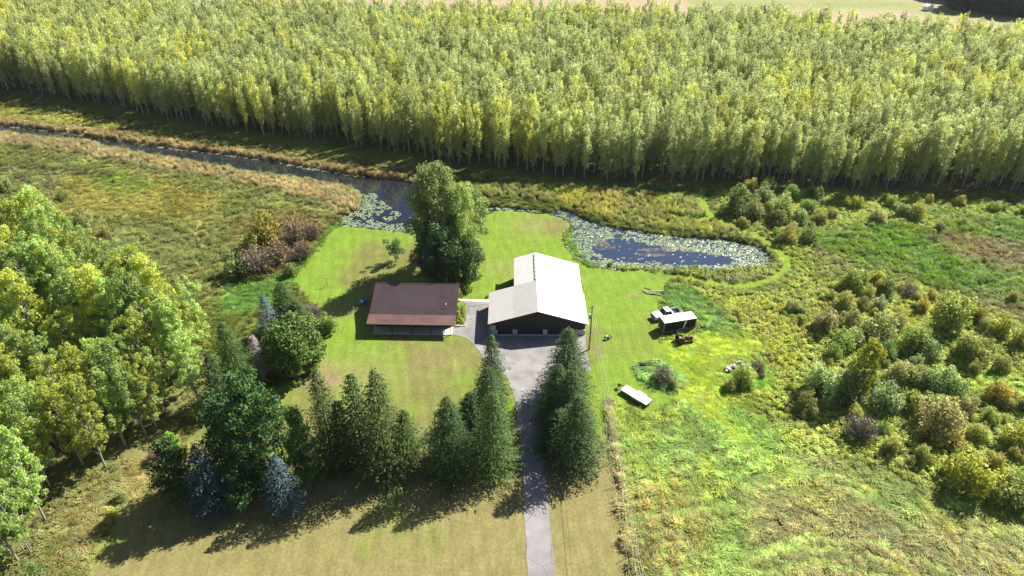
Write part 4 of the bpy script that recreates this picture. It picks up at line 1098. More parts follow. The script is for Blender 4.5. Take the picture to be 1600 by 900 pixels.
big = [(688, 415, 'cottonwood', 1.02, 1.0, (1, 1, 1), 'cottonwood_tree', 'tallest cottonwood, silvery green, rising between the creek and the house'),
       (722, 420, 'cottonwood', .90, .72, (.95, 1.0, .9), 'cottonwood_tree', 'second cottonwood just in front of the tallest one'),
       (744, 384, 'cottonwood_b', 1.05, .95, (1.1, 1.1, 1.0), 'cottonwood_tree', 'slimmer cottonwood with bare lower trunk beside the open lawn'),
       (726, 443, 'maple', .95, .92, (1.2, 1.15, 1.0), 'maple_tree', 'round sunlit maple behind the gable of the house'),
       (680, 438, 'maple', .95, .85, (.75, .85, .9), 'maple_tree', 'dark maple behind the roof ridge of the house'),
       (466, 578, 'roundtree', 1.0, 1.2, (1.15, 1.1, .8), 'round_tree', 'round glossy dark broadleaf tree on the west lawn edge'),
       (619, 409, 'appletree', 1.0, 1.0, (1.2, 1.3, 1.2), 'apple_tree', 'small open crowned tree alone on the bright back lawn'),
       (1342, 618, 'willowtree', 1.0, 1.0, (1.15, 1.1, .3), 'willow_tree', 'tall yellow green willow rising out of the dark shrubs')]
TP = dict(zip([q[7] for q in big], [252, 285, 292, 374, 350, 508, 374, 533]))
for a, b, k, hs, ws, tint, nm, lab in big:
    x, y = G(a, b); hs = height_for(x, y, TP[lab]) / KH[k]; ro = plant(k, nm, x, y, 1, cat='tree', label=lab, tint=tint); ro.scale = (ws, ws, hs)
register('redleaf', broad_kind(706, 8.5, 2.0, 3.5, 900, .26, nb=14, shape='round', trunk_r=.12, csize=(.25, .4)), M['twig'], M['bark'])
x, y = G(703, 436); plant('redleaf', 'young_tree', x, y - 2.5, 1.0, cat='tree', label='reddish brown half bare tree between the two maples', tint=(1.5, 1.0, .9))
tb = MB(); tb.tube([(0, 0, -.1), (0, .05, 1.7)], .03, 5)
o = tb.obj('sapling_stake', M['wood'], loc=(*G(606, 410), 0)); tag(o, 'thin stake beside the small tree on the back lawn', 'stake')

# far tree line beyond the fields (upper right corner), distance haze painted in as a bluish tint
items = []
NFT = 0
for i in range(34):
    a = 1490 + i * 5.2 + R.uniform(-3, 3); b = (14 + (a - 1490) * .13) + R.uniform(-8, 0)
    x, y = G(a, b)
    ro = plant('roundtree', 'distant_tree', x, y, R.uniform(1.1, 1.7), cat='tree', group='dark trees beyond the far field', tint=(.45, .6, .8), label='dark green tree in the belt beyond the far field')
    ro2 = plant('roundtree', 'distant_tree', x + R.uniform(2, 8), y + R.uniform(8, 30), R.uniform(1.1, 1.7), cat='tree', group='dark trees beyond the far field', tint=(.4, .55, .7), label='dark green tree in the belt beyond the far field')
for a, b, s, lab in ((1188, 26, .55, 'lone rounded tree poking above the far plantation edge'), (731, 18, .5, 'small dark tree at the far plantation edge beside the tan field')):
    x, y = G(a, b); plant('roundtree', 'field_tree', x, y, s, cat='tree', label=lab, tint=(.9, 1, .8))
x, y = G(1449, 16)
sh = empty('field_shed', (x, y, 0), .3, 1, 'tiny white shed standing alone in the far field', 'shed')
MB().prism([(-1.8, 0), (1.8, 0), (1.8, 2), (0, 2.9), (-1.8, 2)], -1.5, 1.5).obj('wall', M['white'], sh)
b_ = MB()
for sg in (-1, 1): b_.box((sg * 1.0, 0, 2.55), (2.3, 3.4, .08), ry=sg * .46)
b_.obj('roof', M['whitemetal'], sh)
# ------------------------------------------------------------------ materials for the roofs
def streak_mat(name, base, scale=(1, 1, 1), amt=.25, rough=.85, courses=None, metal=0, stain=None, spec=.3):
    """roof covering: colour streaks along the courses plus thin course lines, in object metres"""
    m = mat(name, base, rough, metal, spec); nt = m.node_tree; L = nt.links; b = nt.nodes['Principled BSDF']; nn = nt.nodes.new
    tc = nn('ShaderNodeTexCoord'); mp = nn('ShaderNodeMapping'); mp.inputs['Scale'].default_value = scale; L.new(tc.outputs['Object'], mp.inputs[0])
    n = nn('ShaderNodeTexNoise'); n.inputs['Scale'].default_value = 1; n.inputs['Detail'].default_value = 5; n.inputs['Roughness'].default_value = .7; L.new(mp.outputs[0], n.inputs['Vector'])
    r = nn('ShaderNodeMapRange'); r.inputs[1].default_value = .3; r.inputs[2].default_value = .7; r.inputs[3].default_value = 1 - amt; r.inputs[4].default_value = 1 + amt; L.new(n.outputs[0], r.inputs[0])
    fac = r.outputs[0]
    if courses:
        ax, step, wdt, dk = courses[:4]
        sx = nn('ShaderNodeSeparateXYZ'); L.new(tc.outputs['Object'], sx.inputs[0])
        d = nn('ShaderNodeMath'); d.operation = 'DIVIDE'; d.inputs[1].default_value = step; L.new(sx.outputs['XYZ'.index(ax)], d.inputs[0])
        f = nn('ShaderNodeMath'); f.operation = 'FRACT'; L.new(d.outputs[0], f.inputs[0])
        g = nn('ShaderNodeMath'); g.operation = 'GREATER_THAN'; g.inputs[1].default_value = wdt; L.new(f.outputs[0], g.inputs[0])
        g2 = nn('ShaderNodeMapRange'); g2.inputs[3].default_value = dk; g2.inputs[4].default_value = 1; L.new(g.outputs[0], g2.inputs[0])
        mu = nn('ShaderNodeMath'); mu.operation = 'MULTIPLY'; L.new(fac, mu.inputs[0]); L.new(g2.outputs[0], mu.inputs[1]); fac = mu.outputs[0]
    s = nn('ShaderNodeVectorMath'); s.operation = 'SCALE'; s.inputs[0].default_value = base; L.new(fac, s.inputs['Scale'])
    last = s.outputs[0]
    if stain:
        n2 = nn('ShaderNodeTexNoise'); n2.inputs['Scale'].default_value = stain[1]; n2.inputs['Detail'].default_value = 4; L.new(tc.outputs['Object'], n2.inputs['Vector'])
        r2 = nn('ShaderNodeMapRange'); r2.inputs[1].default_value = .42; r2.inputs[2].default_value = .62; L.new(n2.outputs[0], r2.inputs[0])
        mx = nn('ShaderNodeMix'); mx.data_type = 'RGBA'; mx.inputs[7].default_value = (*stain[0], 1); L.new(r2.outputs[0], mx.inputs[0]); L.new(last, mx.inputs[6]); last = mx.outputs[2]
    L.new(last, b.inputs['Base Color'])
    return m
M['shingle'] = streak_mat('brown_shingles', (.044, .027, .032), (.9, 4.5, 4.5), .55, .95, courses=('Y', .42, .2, .6), stain=((.044, .032, .040), .25))
M['porchroof'] = streak_mat('rusty_red_porch_roofing', (.10, .052, .05), (.5, 1.2, 1), .25, .6, stain=((.125, .072, .06), .35))
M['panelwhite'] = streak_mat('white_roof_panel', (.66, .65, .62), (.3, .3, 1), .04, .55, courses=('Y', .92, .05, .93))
M['panelgrey'] = streak_mat('shaded_white_panel', (.36, .35, .33), (.6, .6, 1), .07, .6, courses=('Y', .6, .08, .8))  # white panel, its colour darkened for the slope turned from the sun
M['siding'] = streak_mat('dark_brown_boards', (.045, .037, .036), (3, 3, .3), .15, .75, courses=('X', .3, .1, .7))

# ------------------------------------------------------------------ brown roofed ranch house
hx, hy = -19.0, 107.0
house = empty('ranch_house', (-19.0, 107.0, 0), radians(-1.6), 1, 'long low house with brown shingle roof and full width porch', 'house')
# local: x -8.2..8.2, y 0 (porch front) .. ; walls y 2.4..15.5
ZR, ZB, ZE = 5.0, 3.0, 2.5
wall = MB()
wall.prism([(2.4, 0), (12.9, 0), (12.9, 2.95), (10.0, 4.80), (2.4, 2.85)], -7.35, 7.35, 'x')
hw = wall.obj('wall', M['siding'], house)
rf = MB()
def slab(mb, x0, x1, y0, z0, y1, z1, th=.14, m=0):
    mb.prism([(y0, z0), (y1, z1), (y1, z1 - th), (y0, z0 - th)], x0, x1, 'x', m)
slab(rf, -8.25, 8.25, 2.35, ZB, 10.02, ZR)
slab(rf, -8.25, 8.25, 10.02, ZR, 13.6, 2.75)
roof = rf.obj('roof', M['shingle'], house)
MB().prism([(9.85, ZR + .0), (10.02, ZR + .09), (10.2, ZR + .0)], -8.27, 8.27, 'x').obj('ridge_cap', M['redbrown'], roof)
b_ = MB(); slab(b_, -8.35, 8.22, -.15, ZE, 2.35, ZB - .01); b_.obj('porch_roof', M['porchroof'], house)
b_ = MB(); b_.box((0, -.2, ZE - .1), (16.6, .06, .18)); b_.box((-8.30, 6.2, 3.72), (.05, 8.0, .17), rx=atan2(2, 7.67)); b_.box((8.30, 6.2, 3.72), (.05, 8.0, .17), rx=atan2(2, 7.67))
b_.obj('fascia', M['redbrown'], house)
MB().box((0, 1.25, .07), (15.3, 2.5, .15)).obj('porch_slab', M['concrete'], house)
for xx in (-7.4, -3.7, 0, 3.7, 7.45):
    MB().box((xx, .12, 1.22), (.13, .13, 2.44)).obj('porch_post', M['redbrown'] if xx < 7 else M['white'], house)
MB().box((.2, .12, 2.33), (15.6, .12, .16)).obj('porch_beam', M['redbrown'], house)
for xx, w in ((-5.6, 1.8), (-2.2, 1.4), (4.4, 2.4)):
    w_ = MB().box((xx, 2.36, 1.55), (w, .06, 1.2)).obj('window', M['glass'], house)
    f_ = MB()
    for sg in (-1, 1): f_.box((xx + sg * (w / 2 + .05), 2.33, 1.55), (.1, .08, 1.4)); f_.box((xx, 2.33, 1.55 + sg * .65), (w, .08, .1))
    f_.box((xx, 2.32, 1.55), (.05, .07, 1.2)); f_.obj('frame', M['white'], w_)
d_ = MB().box((1.2, 2.36, 1.2), (.95, .06, 2.1)).obj('door', M['redbrown'], house)
MB().box((1.55, 2.3, 1.15), (.05, .08, .15)).obj('handle', M['steel'], d_)
w_ = MB().box((7.38, 8, 1.6), (.06, 1.4, 1.1)).obj('window', M['glass'], house)
b_ = MB(); b_.tube([(6.25, 4.3, 3.4), (6.25, 4.3, 4.15)], .055, 8); b_.obj('vent_pipe', M['steel'], roof)
MB().tube([(6.25, 4.3, 4.13), (6.25, 4.3, 4.24)], .1, 8).obj('vent_cap', M['white'], roof)

# ------------------------------------------------------------------ white roofed barn
barn = empty('barn', (4.8, 107.1, 0), 0, 1, 'large white roofed barn with three dark garage doors and stone piers', 'barn')
ER, EZ, PZ = 9.3, 3.05, 5.95           # half width at the eave, eave and ridge heights
sl_ = (PZ - EZ) / ER
def rz_(x): return PZ - abs(x) * sl_
HW = 9.0
wl = MB()
wl.prism([(-HW, 0), (HW, 0), (HW, rz_(HW) - .16), (0, PZ - .17), (-HW, rz_(HW) - .16)], 0, 9.4, 'y')
wl.prism([(-4.1, 0), (HW - .15, 0), (HW - .15, rz_(HW) - .16), (0, PZ - .17), (-4.1, rz_(4.1) - .16)], 9.4, 19.8, 'y')
wl.obj('wall', M['siding'], barn)
def slope(mb, xa, xb, y0, y1, th=.12, lift=0):
    mb.prism([(xa, rz_(xa) + lift), (xb, rz_(xb) + lift), (xb, rz_(xb) - th + lift), (xa, rz_(xa) - th + lift)], y0, y1, 'y')
rb = MB(); slope(rb, 0, ER + .15, -.9, 9.5); slope(rb, .0, ER - .12, 9.5, 20.3)
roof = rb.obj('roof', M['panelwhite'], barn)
rb = MB(); slope(rb, -4.4, -.0, 9.7, 20.3, lift=.004); r2 = rb.obj('rear_roof_slope', streak_mat('rear_roof_sheet', (.47, .46, .44), (.6, .6, 1), .05, .6, courses=('Y', .9, .06, .85)), barn)  # rear sheet greyed to paint in its shade on the side away from the sun
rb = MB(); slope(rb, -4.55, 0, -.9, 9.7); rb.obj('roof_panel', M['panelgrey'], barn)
rb = MB(); slope(rb, -ER, -4.55, -.9, 9.7); rb.obj('wing_roof', streak_mat('wing_roof_sheet', (.40, .385, .365), (.6, .6, 1), .05, .6, courses=('Y', .75, .07, .82)), barn)  # wing sheet has its own tone, also darkened as the less sunlit slope
for k in range(7):
    yy = 9.9 + k * 1.42
    MB().box((-.12, yy + .6, PZ + .03), (.34, 1.25, .16)).obj('ridge_vent', M['steel'], roof)
b_ = MB()
for sg in (-1, 1):
    b_.prism([(0, PZ - .01), (sg * ER, EZ - .01), (sg * ER, EZ - .2), (0, PZ - .22)], -.96, -.903, 'y')
b_.obj('fascia', M['redbrown'], barn)
def garage(x0, x1, h):
    g = MB(); g.box(((x0 + x1) / 2, -.03, h / 2), (x1 - x0, .06, h))
    g_ = g.obj('garage_door', M['door'], barn)
    t = MB()
    for q in range(1, 4): t.box(((x0 + x1) / 2, -.066, h * q / 4), (x1 - x0 - .06, .012, .03))
    t.obj('panel_seam', M['black'], g_)
    MB().box(((x0 + x1) / 2, -.3, .065), (x1 - x0, .5, .05)).obj('threshold', M['concrete'], g_)
garage(-7.3, -4.75, 2.35); garage(-3.75, .95, 2.6); garage(2.0, 4.9, 2.35)
for xx, w, h in ((-7.72, .4, 1.15), (-4.25, .85, 1.25), (1.47, .85, 1.25)):
    MB().box((xx, -.18, h / 2), (w, .36, h)).obj('stone_pier', M['stone'], barn, bevel=.03)
MB().box((7.0, -.12, .6), (4.0, .24, 1.2)).obj('stone_wainscot', M['stone'], barn, bevel=.03)
MB().box((7.0, -.16, 1.23), (4.04, .34, .06)).obj('stone_cap', M['concrete'], barn)
d_ = MB().box((-8.32, -.03, 1.1), (.85, .06, 2.1)).obj('door', mat('pale_blue_door', (.42, .50, .56), .5), barn)
MB().box((-8.0, -.08, 1.05), (.05, .06, .14)).obj('handle', M['steel'], d_)
MB().tube([(-8.95, -.08, 0), (-8.95, -.08, 2.9)], .05, 6).obj('downspout', M['white'], barn)
MB().box((9.25, 2.6, 2.2), (.45, .5, .75)).obj('meter_box', M['white'], barn)
for yy in (13, 16.5):
    w_ = MB().box((HW - .12, yy, 1.6), (.06, 1.2, .9)).obj('window', M['glass'], barn)

# ------------------------------------------------------------------ utility pole and its wires
ux, uy = G(920.5, 546)
up = empty('utility_pole', (ux, uy, 0), 0, 1, 'tall wooden utility pole beside the barn corner', 'utility pole')
MB().tube([(0, 0, -.3), (0, 0, 9.9)], [.17, .11], 8).obj('pole', M['pole'], up)
MB().tube([(-.32, .1, 7.0), (-.32, .1, 7.9)], .24, 10).obj('transformer', M['steel'], up)
b_ = MB(); b_.box((0, 0, 9.4), (1.1, .1, .12)); b_.obj('crossarm', M['pole'], up)
MB().box((-.1, -.2, 1.5), (.3, .16, .5)).obj('meter', M['steel'], up)
wr = MB()
ex, ey = 15.2, 22.0
for dx, sg in ((-.35, .55), (.0, .35), (.35, .6)):
    pts = []
    for i in range(25):
        t = i / 24
        pts.append((ux + dx + (ex - ux) * t, uy + (ey - uy) * t, 9.45 - 4 * sg * t * (1 - t) * 1.6))
    wr.tube(pts, .014, 4)
tag(wr.obj('power_line', M['wire']), 'thin pale power wires running from the pole towards the road', 'power line')
p2 = empty('roadside_pole', (ex, ey, 0), 0, 1, 'wooden pole carrying the far end of the power wires', 'utility pole')
MB().tube([(0, 0, -.3), (0, 0, 9.9)], [.17, .11], 8).obj('pole', M['pole'], p2); MB().box((0, 0, 9.4), (1.1, .1, .12)).obj('crossarm', M['pole'], p2)

# overgrown fence along the front lawn
fl = GP([(944, 622), (950, 690), (960, 760), (974, 840), (986, 905), (994, 950)])
fe = empty('wire_fence', (0, 0, 0), 0, 1, 'overgrown wire fence with leaning posts in the tan grass strip', 'fence')
seg = []
for i in range(len(fl) - 1):
    for q in range(4): seg.append(fl[i] + (fl[i + 1] - fl[i]) * q / 4)
for i, p in enumerate(seg[::2]):
    l = R.uniform(-.5, -.2)
    MB().tube([(p[0], p[1], -.2), (p[0] + l, p[1] - .1, 1.25)], .045, 5).obj('post', M['bark'], fe)
for h in (.6, 1.1): MB().tube([(p[0] - .2, p[1], h) for p in seg], .012, 3).obj('wire', M['steel'], fe)

# ------------------------------------------------------------------ vehicles and trailers
def wheel(parent, x, y, r, w, rimm=None):
    t = MB(); pr = [(r * .62, -w / 2), (r * .93, -w / 2), (r, -w * .3), (r, w * .3), (r * .93, w / 2), (r * .62, w / 2)]
    k = 20; V = []
    for j in range(k):
        a = 2 * pi * j / k
        for (q, e) in pr: V.append((cos(a) * q, e, sin(a) * q + r))
    Fc = [(j * 6 + i, j * 6 + (i + 1) % 6, ((j + 1) % k) * 6 + (i + 1) % 6, ((j + 1) % k) * 6 + i) for j in range(k) for i in range(6)]
    t.add(V, Fc); w_ = t.obj('wheel', M['tyre'], parent, loc=(x, y, 0))
    c = MB(); c.tube([(0, -w * .36, r), (0, w * .36, r)], r * .63, 14); c.tube([(0, -w * .46, r), (0, w * .46, r)], r * .2, 8); c.obj('rim', rimm or M['steel'], w_)
    return w_
# pickup, nose towards -x
A0 = np.array(G(1021, 497, .9)); A1 = np.array(G(1062, 489, .9))
ctr = (A0 + A1) / 2; ang = atan2(A1[1] - A0[1], A1[0] - A0[0])
tk = empty('pickup_truck', (ctr[0] + .1, ctr[1] + .75, 0), ang + .02, 1, 'white pickup truck parked behind the black trailer', 'pickup')
LW = .96
b_ = MB()
b_.prism([(-2.9, .5), (-2.9, .95), (-2.75, 1.12), (-1.35, 1.22), (-1.2, 1.22), (-1.2, .5)], -LW, LW)          # nose and hood
b_.prism([(-1.2, .5), (-1.2, 1.2), (.75, 1.2), (.75, .5)], -LW, LW)                                           # cab lower
for sg in (-1, 1): b_.box((1.85, sg * (LW - .05), .88), (2.2, .1, .72))
b_.box((2.92, 0, .88), (.08, 2 * LW, .72)); b_.box((.80, 0, .88), (.1, 2 * LW - .2, .72)); b_.box((1.85, 0, .58), (2.1, 2 * LW - .2, .1))
b_.obj('body', M['white'], tk, bevel=.03)
cb = MB(); V = []
for (x0, x1, y, z) in ((-1.15, .72, .90, 1.2), (-.45, .5, .74, 1.83)):
    V += [(x0, -y, z), (x1, -y, z), (x1, y, z), (x0, y, z)]
cb.add(V, [(0, 1, 5, 4), (1, 2, 6, 5), (2, 3, 7, 6), (3, 0, 4, 7), (4, 5, 6, 7), (0, 3, 2, 1)]); cb.obj('windows', M['glass'], tk)
cr_ = MB(); cr_.box((.03, 0, 1.855), (1.05, 1.52, .06))
for sg in (-1, 1): cr_.tube([(-1.13, sg * .9, 1.2), (-.46, sg * .75, 1.85)], .04, 5); cr_.tube([(.72, sg * .9, 1.2), (.5, sg * .75, 1.85)], .06, 5); cr_.tube([(-.1, sg * .9, 1.2), (0, sg * .75, 1.85)], .04, 5)
cr_.obj('cab_roof', M['white'], tk)
MB().box((-2.95, 0, .52), (.18, 1.95, .22)).obj('bumper', M['steel'], tk, bevel=.03)
MB().box((-2.915, 0, .83), (.05, 1.1, .26)).obj('grille', M['black'], tk)
for sg in (-1, 1):
    MB().box((-2.9, sg * .76, .86), (.08, .3, .2)).obj('headlight', M['glass'], tk)
    MB().box((-.95, sg * 1.08, 1.25), (.12, .2, .18)).obj('mirror', M['black'], tk)
MB().box((1.85, 0, .66), (2.05, 1.6, .04)).obj('bed_liner', M['black'], tk)
MB().box((1.05, 0, 1.05), (.4, 1.55, .38)).obj('toolbox', M['steel'], tk)
for xx in (-1.95, 1.9):
    for sg in (-1, 1): wheel(tk, xx, sg * .86, .39, .26)

# enclosed trailer
ZT = 2.65
c1, c2, c3, c4 = [np.array(G(a, b, ZT)) for a, b in ((1039.7, 503.6), (1091, 496.8), (1078.5, 486.3), (1029.3, 495.6))]
ctr = (c1 + c2 + c3 + c4) / 4; ax = (c2 - c1) + (c3 - c4); ang = atan2(ax[1], ax[0])
Lt = (np.linalg.norm(c2 - c1) + np.linalg.norm(c3 - c4)) / 2
Wt = 2.35
tr = empty('enclosed_trailer', (ctr[0], ctr[1], 0), ang, 1, 'black enclosed cargo trailer with white roof beside the tractor', 'trailer')
hl = Lt / 2
MB().box((0, 0, 1.5), (Lt - .1, Wt - .1, 2.1)).obj('body', M['black'], tr, bevel=.04)
MB().prism([(-hl, -Wt / 2), (hl, -Wt / 2), (hl, Wt / 2), (-hl, Wt / 2)], 2.56, ZT, 'z').obj('roof', M['white'], tr, bevel=.03)
b_ = MB()
for a_ in (-1, 1):
    for c_2 in (-1, 1): b_.box((a_ * (hl - .05), c_2 * (Wt / 2 - .04), 1.5), (.12, .1, 2.12))
b_.box((0, -Wt / 2 + .03, .48), (Lt, .08, .12)); b_.box((0, Wt / 2 - .03, .48), (Lt, .08, .12)); b_.box((-hl + .02, 0, .5), (.1, Wt, .18)); b_.box((-hl + .01, -.45, 1.5), (.06, .07, 2.0))
b_.obj('trim', M['steel'], tr)
MB().add([(hl * .18, -Wt / 2 + .035, .6), (hl * .26, -Wt / 2 + .035, .6), (hl * .42, -Wt / 2 + .035, 2.5), (hl * .30, -Wt / 2 + .035, 2.5)], [(0, 1, 2, 3)]).obj('stripe', M['white'], tr)
MB().box((-hl + .0, 0, 1.5), (.05, 2.0, 1.9)).obj('ramp_door', M['door'], tr)
for sg in (-1, 1):
    for xx in (.35, 1.2): wheel(tr, xx, sg * (Wt / 2 + .02), .35, .2)
    f_ = MB(); pts = [(-.25, .45), (-.05, .78), (1.55, .78), (1.8, .45)]
    for (a_, b2), (c_2, d2) in zip(pts[:-1], pts[1:]): f_.box(((a_ + c_2) / 2, sg * (Wt / 2 + .04), (b2 + d2) / 2), (sqrt((c_2 - a_) ** 2 + (d2 - b2) ** 2) + .03, .3, .05), ry=-atan2(d2 - b2, c_2 - a_))
    f_.obj('fender', M['steel'], tr)
b_ = MB(); b_.tube([(hl, -.7, .45), (hl + 1.3, 0, .45)], .05, 4); b_.tube([(hl, .7, .45), (hl + 1.3, 0, .45)], .05, 4); b_.tube([(hl + 1.1, 0, 0), (hl + 1.1, 0, .8)], .04, 5); b_.obj('hitch', M['black'], tr)

# flatbed trailer
ZF = .78
c1, c2, c3, c4 = [np.array(G(a, b, ZF)) for a, b in ((969.9, 608.8), (1008.8, 632.5), (1020.5, 625.3), (978.7, 600.8))]
ctr = (c1 + c2 + c3 + c4) / 4; ax = (c2 - c1) + (c3 - c4); ang = atan2(ax[1], ax[0])
fb = empty('flatbed_trailer', (ctr[0], ctr[1], 0), ang, 1, 'low flatbed trailer with bleached white plank deck', 'trailer')
Lf = (np.linalg.norm(c2 - c1) + np.linalg.norm(c3 - c4)) / 2; Wf = 1.75
plank = streak_mat('bleached_planks', (.50, .485, .45), (.5, 8, 1), .08, .8, courses=('Y', .2, .07, .72))
MB().box((0, 0, ZF - .04), (Lf, Wf, .07)).obj('deck', plank, fb)
b_ = MB()
for sg in (-1, 1): b_.box((0, sg * (Wf / 2 - .02), ZF - .16), (Lf, .08, .16))
b_.box((-Lf / 2, 0, ZF - .16), (.08, Wf, .16)); b_.box((Lf / 2, 0, ZF - .16), (.08, Wf, .16)); b_.tube([(-Lf / 2, -.6, ZF - .2), (-Lf / 2 - 1.3, 0, ZF - .2)], .05, 4); b_.tube([(-Lf / 2, .6, ZF - .2), (-Lf / 2 - 1.3, 0, ZF - .2)], .05, 4)
b_.tube([(-Lf / 2 - 1.1, 0, 0), (-Lf / 2 - 1.1, 0, .9)], .05, 5); b_.box((-Lf / 2 - .8, 0, ZF), (.5, .4, .25)); b_.obj('frame', M['black'], fb)
for sg in (-1, 1):
    for xx in (.1, .85): wheel(fb, xx, sg * (Wf / 2 + .18), .33, .2)
    f_ = MB(); f_.box((.48, sg * (Wf / 2 + .19), ZF + .02), (1.7, .27, .05)); f_.box((-.45, sg * (Wf / 2 + .19), ZF - .12), (.3, .27, .05), ry=-.8); f_.box((1.41, sg * (Wf / 2 + .19), ZF - .12), (.3, .27, .05), ry=.8); f_.obj('fender', M['black'] if sg < 0 else M['steel'], fb)

# old tractor, nose towards +x
q0 = np.array(G(1058, 537)); q1 = np.array(G(1080, 535))
tc_ = empty('tractor', ((q0[0] + q1[0]) / 2 - .1, (q0[1] + q1[1]) / 2 + .3, 0), .12, 1, 'old rusty red farm tractor in the long grass', 'tractor')
for sg in (-1, 1):
    wheel(tc_, -.75, sg * .72, .68, .32, M['rust']); wheel(tc_, 1.35, sg * .5, .34, .16, M['rust'])
    f_ = MB()
    for k in range(5):
        a_ = radians(150 - k * 32); f_.box((-.75 + cos(a_) * .76, sg * .62, .68 + sin(a_) * .76), (.44, .32, .03), ry=-(a_ - pi / 2))
    f_.obj('fender', M['red'], tc_)
b_ = MB(); b_.box((1.0, 0, 1.05), (1.35, .5, .42)); b_.box((.1, 0, .95), (.5, .42, .3)); b_.obj('hood', M['red'], tc_, bevel=.05)
b_ = MB(); b_.box((.6, 0, .65), (2.0, .34, .42)); b_.box((-.75, 0, .68), (.4, 1.2, .3)); b_.box((1.35, 0, .4), (.12, .95, .1)); b_.obj('chassis', M['rust'], tc_)
b_ = MB(); b_.box((-.75, 0, 1.12), (.42, .42, .06)); b_.box((-.96, 0, 1.28), (.06, .42, .3)); b_.box((-.75, 0, .95), (.08, .08, .3)); b_.obj('seat', M['steel'], tc_)
b_ = MB()
for k in range(12):
    a_ = 2 * pi * k / 12; a2 = 2 * pi * (k + 1) / 12; b_.tube([(-.22 + .09 * cos(a_), .21 * sin(a_), 1.38 + .18 * cos(a_)), (-.22 + .09 * cos(a2), .21 * sin(a2), 1.38 + .18 * cos(a2))], .018, 4)
b_.tube([(-.22, 0, 1.38), (.2, 0, 1.15)], .02, 4); b_.obj('steering_wheel', M['black'], tc_)
MB().tube([(.9, .1, 1.2), (.9, .1, 1.75)], .035, 6).obj('exhaust', M['rust'], tc_)
MB().box((1.7, 0, 1.0), (.05, .42, .45)).obj('grille', M['steel'], tc_)

# small implement on the lawn (old hand cultivator on two wheels)
im = empty('farm_implement', (*G(948, 530), 0), .6, 1, 'small grey and black farm implement alone on the lawn east of the barn', 'implement')
for sg in (-1, 1): wheel(im, 0, sg * .38, .33, .12, M['rust'])
b_ = MB(); b_.box((0, 0, .62), (.5, .45, .4)); b_.obj('engine', M['steel'], im, bevel=.04)
b_ = MB()
for sg in (-1, 1): b_.tube([(0, sg * .2, .6), (-.8, sg * .25, 1.15), (-1.1, sg * .3, 1.15)], .025, 5)
b_.tube([(.2, 0, .5), (1.0, 0, .25)], .04, 5); b_.obj('handle', M['wood'], im)
b_ = MB()
for k in range(5): b_.box((.9, -.4 + k * .2, .2), (.08, .04, .4), ry=.4)
b_.box((.9, 0, .38), (.07, 1.0, .06)); b_.obj('tines', M['black'], im)

# timbers dumped by the long grass
for i, (a, b, l, rz0, lab) in enumerate(((1021, 460, 3.2, -.22, 'longest grey timber at the edge of the long grass'), (1014, 458, 2.4, -.42, 'short grey timber under the longest one'), (1026, 457, 2.6, .02, 'bleached timber lying level across the pile'), (1011, 454, 1.6, -.5, 'small dark timber at the west end of the pile'))):
    x, y = G(a, b); o = MB().box((0, 0, .14 + .1 * i), (l, .22, .18)).obj('timber', M['wood'] if i != 3 else M['bark'], bevel=.02, loc=(x, y, 0), rz=rz0)
    tag(o, lab, 'timber', 'timbers piled by the long grass')

# weed island junk
x, y = G(1004, 572); o = MB().tube([(-.45, 0, .32), (.45, 0, .32)], .33, 16).obj('barrel', M['black'], loc=(x, y, .0), rz=.1); tag(o, 'black barrel lying at the west end of the weed island', 'barrel')
x, y = G(1022, 571); hr = empty('harrow', (x, y, 0), .1, 1, 'rusty spiked harrow standing in the weeds beside the black barrel', 'harrow')
b_ = MB(); b_.box((0, 0, .75), (2.0, .08, .1)); b_.box((0, .5, .7), (2.0, .08, .1)); b_.box((-.95, .25, .72), (.08, .6, .08)); b_.box((.95, .25, .72), (.08, .6, .08)); b_.obj('frame', M['rust'], hr)
for k in range(6): MB().box((-.9 + k * .36, 0, .7), (.06, .06, 1.1), ry=.1).obj('tine', M['rust'], hr)
# rock pile
def rock(seed, r):
    import bmesh
    rg = random.Random(seed); bm = bmesh.new(); bmesh.ops.create_icosphere(bm, subdivisions=2, radius=r)
    for v in bm.verts:
        n_ = v.co.normalized(); k = 1 + .28 * sin(3.1 * n_.x + seed) * cos(2.7 * n_.y + seed * 1.3) + .14 * sin(5 * n_.z + seed * 2)
        v.co = Vector((v.co.x * k * 1.15, v.co.y * k * .9, v.co.z * k * .68)) + Vector((rg.uniform(-.05, .05) * r,) * 3)
    me = bpy.data.meshes.new('boulder'); bm.to_mesh(me); bm.free(); me.materials.append(M['rock']); return me
rocks = [rock(i, 1) for i in range(5)]
ri = []
for i in range(30):
    t = R.random(); a = 1136 + 48 * t + R.uniform(-3, 3); b = 580 - 14 * math.sin(pi * min(1, t * 1.1)) + 8 * t + R.uniform(-2.5, 3)
    x, y = G(a, b); r = R.uniform(.16, .42)
    o = bpy.data.objects.new('boulder', rocks[i % 5]); link(o); o.location = (x, y, r * .35 + .25); o.scale = (r, r, r); o.rotation_euler = (R.uniform(-.4, .4), R.uniform(-.4, .4), R.uniform(0, 6))
    tag(o, None, 'rock', 'pale rocks of the pile among the weeds'); ri.append((o, x, y, 'large pale' if r > .33 else ('small pale' if r < .23 else 'mid sized pale')))
name_by_landmark(ri, [mk('the west end of the rock pile', 1136, 580), mk('the crest of the rock pile', 1158, 566), mk('the brown bush on the rock pile', 1184, 582)], 'rock')
